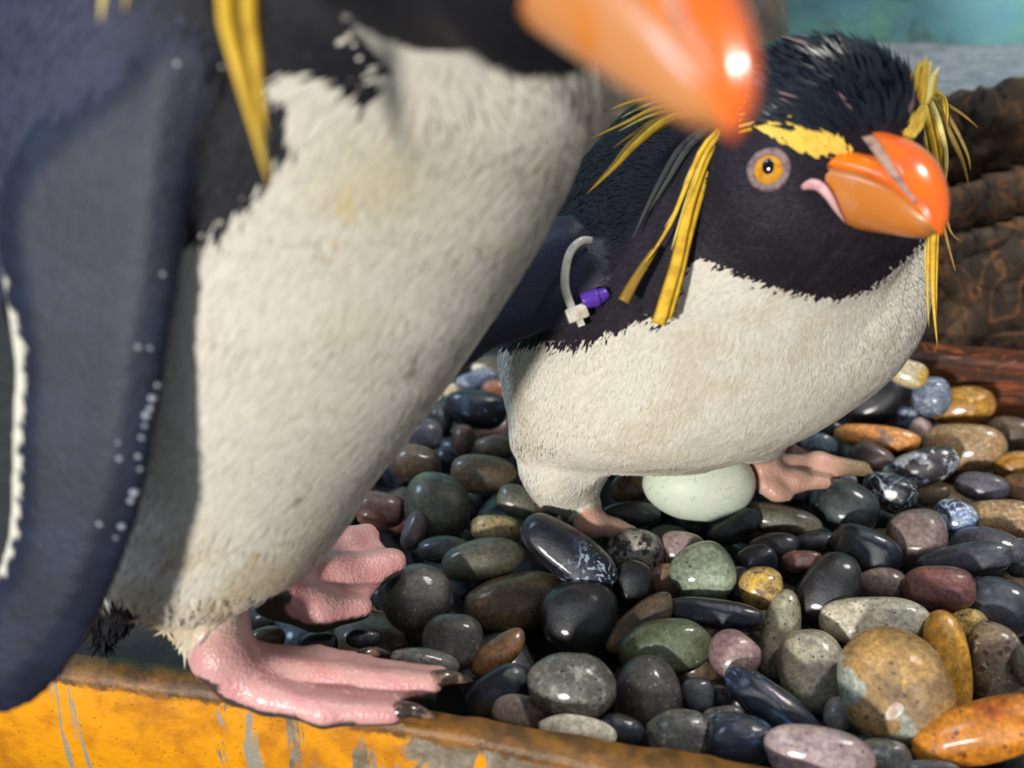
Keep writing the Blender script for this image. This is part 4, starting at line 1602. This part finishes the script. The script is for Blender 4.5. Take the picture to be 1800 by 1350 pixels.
BROWS = [[(1345, 236), (1372, 229), (1405, 230), (1440, 240), (1472, 256), (1498, 276), (1466, 277), (1432, 274), (1398, 259), (1368, 246)],
         [(1628, 190), (1612, 200), (1592, 222), (1580, 246), (1590, 262), (1608, 240), (1624, 212)]]
beakB0 = at_c(1500, 315, 0.352)


def colourB(P, n, kind, r):
    u, v = uv_of(P)
    N_ = len(P)
    w = col4(S(228, 222, 206), N_)
    st = (sm(0.1, 0.9, vnoise(P, 70, 13)) * 0.3)[:, None]
    w = w * (1 - st) + col4(S(200, 182, 146), N_) * st
    jn = 0 if r is None else r.normal(0, 3.0, N_)
    jm = 0 if r is None else r.normal(0, 4.0, N_)
    dark = in_poly(u + jn, v + jm, BLACK_B)
    back = (n[:, 2] > 0.35) & (v < 700)
    bk = col4(S(33, 28, 36), N_)
    k = (sm(-0.2, 0.8, vnoise(P, 300, 17)) * 0.5)[:, None]
    bk = bk * (1 - k) + col4(S(48, 40, 52), N_) * k
    w = np.where((dark | back)[:, None], bk, w)
    for br in BROWS:
        ins = in_poly(u, v, br) & (P[:, 2] < 0.42)
        w = np.where(ins[:, None], col4(S(246, 206, 84), N_), w)
    sk = col4(S(214, 168, 148), N_)
    k = (sm(-0.2, 0.8, vnoise(P, 190, 18)) * 0.7)[:, None]
    sk = sk * (1 - k) + col4(S(192, 146, 122), N_) * k
    tip = (sm(1455, 1500, u) * 0.8)[:, None]
    sk = sk * (1 - tip) + col4(S(120, 108, 66), N_) * tip
    leg = (sm(905, 880, v) * (u < 1080))[:, None]
    sk = sk * (1 - leg) + col4(S(222, 208, 190), N_) * leg
    w = np.where((kind == 1)[:, None], sk, w)
    fl_ = col4(S(38, 40, 58), N_)
    w = np.where((kind == 2)[:, None], fl_, w)
    return w


loB = np.array([-0.06, -0.115, 0.315])
hiB = np.array([0.235, 0.175, 0.575])
B = build_body('body', rootB, torsoB, 0.02, [flipB], legsB, eggprim, loB, hiB, 0.0020, colourB)
headB_c = at_c(1430, 300, 0.38)


def flowB(P):
    h_ = np.linalg.norm(P - headB_c, axis=1)
    t = np.tile(np.array([-0.30, -0.85, 0.25]), (len(P), 1))
    hd = P - beakB0
    hd /= np.linalg.norm(hd, axis=1, keepdims=True)
    k = sm(0.12, 0.06, h_)[:, None]
    wob = vnoise(P, 120, 22)[:, None] * np.array([0.4, 0.1, 0.2])
    return t * (1 - k) + hd * k + wob


def fcolB(P, n, r):
    c = colourB(P, n, np.zeros(len(P), int), r)
    c[:, :3] *= r.uniform(0.86, 1.05, (len(P), 1))
    u, v = uv_of(P)
    ls = np.where((c[:, 0] > 0.6) & (c[:, 2] < 0.25), 0.8, np.where((c[:, 0] < 0.1) & (u > 1240), 0.75, 1.0))
    return np.clip(c, 0, 1), ls


uB, vB = uv_of(B.V[B.Q].mean(1))
ceB = B.V[B.Q].mean(1)
EYE = (1352, 299)
free = ~((np.hypot(uB - EYE[0], vB - EYE[1]) < 36) & (ceB[:, 2] < 0.40))
free &= ~((np.hypot((uB - 1500) / 1.3, vB - 330) < 38) & (ceB[:, 2] < 0.38))
okB = (B.fk == 0) & free & (prim_sdf(eggprim, ceB[:, 0], ceB[:, 1], ceB[:, 2]) > 0.009)
add_plumage(B, rootB, [feathers(B.V, B.Q, B.N, B.fa, okB, 95000, flowB, fcolB, 0.0060, 0.0014, 0.0006, 41, 0.2)])

# long glossy crown feathers
CROWN = [(1335, 105), (1400, 76), (1470, 70), (1545, 100), (1600, 150), (1605, 200), (1575, 235), (1530, 240), (1440, 235), (1380, 215), (1340, 215), (1330, 160)]
okC = in_poly(uB, vB, CROWN) & (ceB[:, 2] < 0.42) & (B.fk == 0)


def fcolC(P, n, r):
    c = col4(S(26, 31, 42), len(P))
    pk = r.random(len(P)) < 0.03
    c[pk] = S(150, 116, 116)
    c[:, :3] *= r.uniform(0.6, 1.4, (len(P), 1))
    return np.clip(c, 0, 1), np.ones(len(P))


def flowC(P):
    hd = P - at_c(1560, 300, 0.352)
    hd /= np.linalg.norm(hd, axis=1, keepdims=True)
    return hd


add_plumage(B, rootB, [feathers(B.V, B.Q, B.N, B.fa, okC, 1500, flowC, fcolC, 0.015, 0.0030, 0.0030, 43, 0.15)], 'crown_plumage', M_GLOSSFEATHER)
# brow plumes
for br, cnt, sd in ((BROWS[0], 420, 44), (BROWS[1], 160, 45)):
    okb = in_poly(uB, vB, br) & (ceB[:, 2] < 0.42)
    if okb.sum() > 3:
        add_plumage(B, rootB, [feathers(B.V, B.Q, B.N, B.fa, okb, cnt, flowB, lambda P, n, r: (np.clip(col4(S(250, 214, 92), len(P)) * r.uniform(0.85, 1.1, (len(P), 1)), 0, 1), np.ones(len(P))), 0.006, 0.0014, 0.0016, sd, 0.15)], 'brow_plumage')

build_beak(rootB, at_c(1486, 318, 0.352), at_c(1668, 394, 0.317), (0.38, 0.92, -0.06), 0.0330, 0.0340, 0.14)
# pink gape at the mouth corner
def onB(px, py, off):
    p, n = hit(B, px, py)
    return at_c(px, py, p[2] - off)


V, Fc = blade([onB(1410, 330, 0.001), onB(1426, 324, 0.0025), onB(1441, 328, 0.0045), onB(1456, 344, 0.0055), onB(1470, 368, 0.005), onB(1486, 392, 0.003)], 0.0021, None, 0.7, 16, 8)
part('gape', V, Fc, M_GAPE, rootB, label='pink skin at the mouth corner')
# eye
p, n = hit(B, *EYE)
n = n * 0.6 + 0.4 * (-p / np.linalg.norm(p))
n /= np.linalg.norm(n)
sc = p[2] / F
V, Fc = dome(p - n * 0.001, n, 30 * sc, 0.0042)
eye = part('eye', V, Fc, M_IRIS, rootB, label='amber eye')
V, Fc = torus(p + n * 0.0008, n, 31 * sc, 7.5 * sc)
part('eye_ring', V, Fc, M_RING, rootB, eye, 'wrinkled grey pink skin around the eye')
V, Fc = dome(p + n * 0.0027 + np.array([0.0002, 0.0010, 0]), n, 11.5 * sc, 0.0012, ry=15 * sc)
part('pupil', V, Fc, M_PUPIL, rootB, eye)

# crests
PL = lambda pts, w, mat, d, w1=None: plume(rootB, pts, w, mat, d, w1=w1)
d0 = 0.372
PL([(1262, 178), (1160, 174), (1110, 180), (1072, 193)], 4.5, M_YEL, 0.382)
PL([(1262, 180), (1180, 176), (1130, 188), (1090, 208)], 3.5, M_YELPALE, 0.384)
PL([(1262, 188), (1160, 190), (1100, 216), (1038, 244)], 4.5, M_YEL, 0.382)
PL([(1262, 190), (1170, 204), (1120, 232), (1075, 262)], 6, M_YELDARK, 0.386)
PL([(1265, 195), (1180, 208), (1120, 252), (1080, 295), (1030, 342)], 7.5, M_YEL, 0.380)
PL([(1262, 195), (1170, 206), (1110, 252), (1078, 290), (1040, 330)], 7, M_YELDARK, 0.384)
PL([(1262, 198), (1200, 208), (1150, 232), (1105, 270), (1068, 312)], 5, M_YELDARK, 0.383)
PL([(1262, 192), (1190, 195), (1140, 205), (1085, 232)], 4, M_YELPALE, 0.385)
PL([(1260, 210), (1200, 255), (1160, 320), (1130, 380), (1112, 420)], 6, M_CRESTBLACK, 0.384)
PL([(1262, 212), (1210, 260), (1172, 320), (1140, 372)], 7, M_CRESTBLACK, 0.383)
PL([(1270, 222), (1235, 260), (1205, 330), (1180, 390), (1150, 440), (1132, 462)], 5, M_YEL, 0.372)
PL([(1150, 440), (1136, 462), (1115, 495), (1096, 530)], 6, M_YELDARK, 0.376, 11)
PL([(1274, 222), (1240, 270), (1215, 330), (1192, 400), (1180, 440)], 4, M_YELPALE, 0.371)
PL([(1278, 220), (1250, 262), (1226, 320), (1205, 390), (1190, 460), (1172, 520), (1158, 570)], 6, M_YEL, 0.370, 13)
PL([(1278, 220), (1242, 268), (1222, 320), (1200, 380)], 5, M_YEL, 0.369)
PL([(1280, 224), (1248, 280), (1228, 350), (1206, 430), (1190, 500), (1172, 560)], 8, M_YEL, 0.3715, 9)
PL([(1270, 222), (1232, 270), (1210, 310), (1192, 360), (1168, 400)], 4, M_YELPALE, 0.3735)
PL([(1276, 222), (1240, 300), (1222, 360), (1200, 450), (1178, 530)], 6, M_YELPALE, 0.3725, 8)
# short yellow tufts behind the lowered beak
for k in range(7):
    y0 = 165 + k * 10
    PL([(1300, y0 + 8), (1340, y0), (1372 + (k % 3) * 6, y0 + 6 + k * 2)], 3.5, M_YELPALE if k % 2 else M_YEL, 0.352)
# far side crest: upright tuft and hanging strands
for k in range(14):
    x0 = 1596 + 2.6 * k
    PL([(x0, 184), (x0 - 3 + 1.0 * k, 145), (1596 + 3.6 * k + (k * 7 % 5) * 3, 92 + abs(k - 7) * 5 + (k * 5 % 4) * 5)], 9, M_YEL if k % 3 else M_YELPALE, 0.357 + 0.0008 * (k % 4))
for k in range(6):
    PL([(1618 + 3 * k, 150 + 2 * k), (1640 + 4 * k, 155 + 4 * k), (1656 + 2 * k, 176 + 9 * k)], 5, M_YEL if k % 2 else M_YELDARK, 0.392)
PL([(1632, 168), (1650, 215), (1662, 270), (1660, 320), (1652, 345)], 5.5, M_YELPALE, 0.386)
for pts, w_, mt, dd in (([(1620, 185), (1640, 280), (1634, 400), (1630, 500), (1633, 575)], 5, M_YEL, 0.392), ([(1624, 185), (1646, 300), (1640, 420), (1640, 520), (1648, 610)], 6.5, M_YEL, 0.391),
                        ([(1628, 185), (1648, 300), (1646, 420), (1645, 500), (1646, 570)], 5, M_YEL, 0.393), ([(1618, 185), (1630, 280), (1628, 400), (1627, 470), (1630, 520)], 4, M_YELPALE, 0.394),
                        ([(1615, 190), (1626, 250), (1630, 330)], 6, M_YELDARK, 0.395), ([(1630, 180), (1642, 250), (1646, 330)], 6, M_YELDARK, 0.395),
                        ([(1640, 172), (1662, 220), (1690, 280), (1704, 332)], 6, M_YELDARK, 0.395), ([(1645, 172), (1676, 220), (1700, 270), (1706, 300)], 4, M_YELDARK, 0.396),
                        ([(1650, 176), (1690, 200), (1720, 225)], 3, M_YELDARK, 0.397), ([(1636, 200), (1658, 320), (1668, 400), (1690, 425)], 3.5, M_YELDARK, 0.397),
                        ([(1644, 300), (1660, 400), (1672, 450), (1680, 478)], 3, M_YELDARK, 0.398), ([(1638, 190), (1650, 240), (1655, 290)], 5, M_YEL, 0.393)):
    PL(pts, w_, mt, dd)
claw(rootB, T(1510, 822, 0.011), T(1536, 834, 0.008), 0.0026, (0, 0.001, -0.001))
claw(rootB, T(1445, 846, 0.010), T(1470, 854, 0.007), 0.0024, (0, 0.001, -0.001))

# ------------------------------------------------------------------ egg
g_c = at_c(EGG['px'], EGG['py'], EGG['d'])
V = IV.copy()
V = V * np.array([EGG['rx'] * EGG['d'] / F, EGG['ry'] * EGG['d'] / F, 0.0220]) * (1 + 0.06 * IV[:, 0:1] * np.array([0, 1, 1]))
me = make_mesh('egg', c2w(g_c + V) - c2w(g_c), IF)
o = link('egg', me, layered('egg_shell', S(222, 232, 212), (('noise', 45, 0.5, 0.7, S(238, 236, 214)), ('speck', 90, 0.02, 0.05, S(120, 116, 100)), ('vein', 90, 0.0, 0.008, S(170, 172, 150)), ('fine', 120, 0.66, 0.72, S(150, 150, 134))), 0.5, 0.0, (300, 0.15, 0.001)), loc=c2w(g_c))
tag(o, 'pale greenish white egg under the brooding penguin', 'egg')

# ------------------------------------------------------------------ flipper tag
pt, nt_ = hit(B, 1015, 500)
dt = pt[2] - 0.004
tg = empty('flipper_tag', c2w(at_c(1012, 550, dt)))
tag(tg, 'white cable tie tag with a purple bead on the flipper', 'tag')
M_NYLON = layered('white_nylon', S(214, 210, 196), (('noise', 120, 0.5, 0.7, S(176, 160, 130)),), 0.35, 0.2, sss=0.2)
M_PURPLE = layered('purple_plastic', S(92, 52, 170), (('noise', 120, 0.5, 0.7, S(76, 40, 146)),), 0.35, 0.2)


def tpart(name, V, Fc, mat, smooth=True, parent=None):
    return part(name, V, Fc, mat, tg, parent, smooth=smooth)


def dcl(px, py, off=0.003):
    p, n = hit(B, px, py)
    return p[2] - off if p is not None else dt


V, Fc = blade([at_c(1040, 424, dt + 0.002), at_c(1022, 424, dt - 0.001), at_c(1003, 442, dt - 0.003), at_c(994, 475, dt - 0.004), at_c(994, 510, dt - 0.003), at_c(1008, 548, dt - 0.001)], 7.5 * dt / F, None, 0.35, 18, 8, flat_end=True)
tpart('strap', V, Fc, M_NYLON)


def cboxm(c, e1, e2, e3):
    V = [c + e1 * a + e2 * b + e3 * d for a in (-1, 1) for b in (-1, 1) for d in (-1, 1)]
    Fc = [(0, 1, 3, 2), (4, 6, 7, 5), (0, 4, 5, 1), (2, 3, 7, 6), (0, 2, 6, 4), (1, 5, 7, 3)]
    return np.array(V), Fc


u1 = np.array([0.93, 0.36, 0.0])
u2 = np.array([-0.36, 0.93, 0.0])
u3 = np.array([0.0, 0, 1.0])
V, Fc = cboxm(at_c(1014, 551, dt - 0.001), u1 * 19 * dt / F, u2 * 13 * dt / F, u3 * 0.0035)
lock = tpart('lock', V, Fc, M_NYLON, False)
md = lock.modifiers.new('bevel', 'BEVEL')
md.width = 0.0008
md.segments = 2
V, Fc = cboxm(at_c(1020, 567, dt - 0.001), u1 * 6 * dt / F, u2 * 7 * dt / F, u3 * 0.0018)
tpart('strap_end', V, Fc, M_NYLON, False)
V, Fc = blade([at_c(1022, 530, dt - 0.002), at_c(1036, 526, dt - 0.002), at_c(1052, 522, dt - 0.002)], 14 * dt / F, 17 * dt / F, 0.9, 6, 10)
tpart('bead', V, Fc, M_PURPLE)
V, Fc = blade([at_c(1050, 523, dt - 0.002), at_c(1062, 517, dt - 0.002), at_c(1068, 514, dt - 0.002)], 15 * dt / F, 9 * dt / F, 0.8, 6, 8)
tpart('bead_cone', V, Fc, M_PURPLE)

# ------------------------------------------------------------------ water drops on the hanging flipper
m, nt, b = new_mat('water_drop')
b.inputs['Base Color'].default_value = (0.9, 0.93, 1, 1)
b.inputs['Roughness'].default_value = 0.05
b.inputs['Transmission Weight'].default_value = 0.6
b.inputs['IOR'].default_value = 1.33
drops = [(287, 482, 5), (243, 610, 5), (264, 612, 4), (277, 677, 5), (268, 700, 7), (264, 718, 6), (258, 730, 8), (255, 748, 5), (249, 769, 5), (243, 802, 5), (247, 824, 5), (208, 778, 4), (210, 806, 5),
         (236, 866, 8), (230, 880, 6), (175, 921, 5), (214, 925, 6), (204, 945, 4), (390, 119, 6), (311, 112, 5)]
drop_me = None
for (px, py, rpx) in drops:
    p, n = hit(A, px, py)
    if p is None:
        continue
    V, Fc = dome(np.zeros(3), (0, 0, -1), 1, 0.7, nu=14, nv=5)
    if drop_me is None:
        drop_me = make_mesh('water_drop', V, Fc)
        drop_me.materials.append(m)
    o = link('water_drop', drop_me)
    nw = c2w(n) - c2w(np.zeros(3))
    s_ = rpx * p[2] / F
    o.matrix_world = Matrix.Translation(Vector(c2w(p))) @ Vector((0, 0, -1)).rotation_difference(Vector(nw)).to_matrix().to_4x4() @ Matrix.Scale(s_, 4)
    tag(o, 'clear water drop beaded on the dark hanging flipper', 'water drop', 'water drops on the flipper')
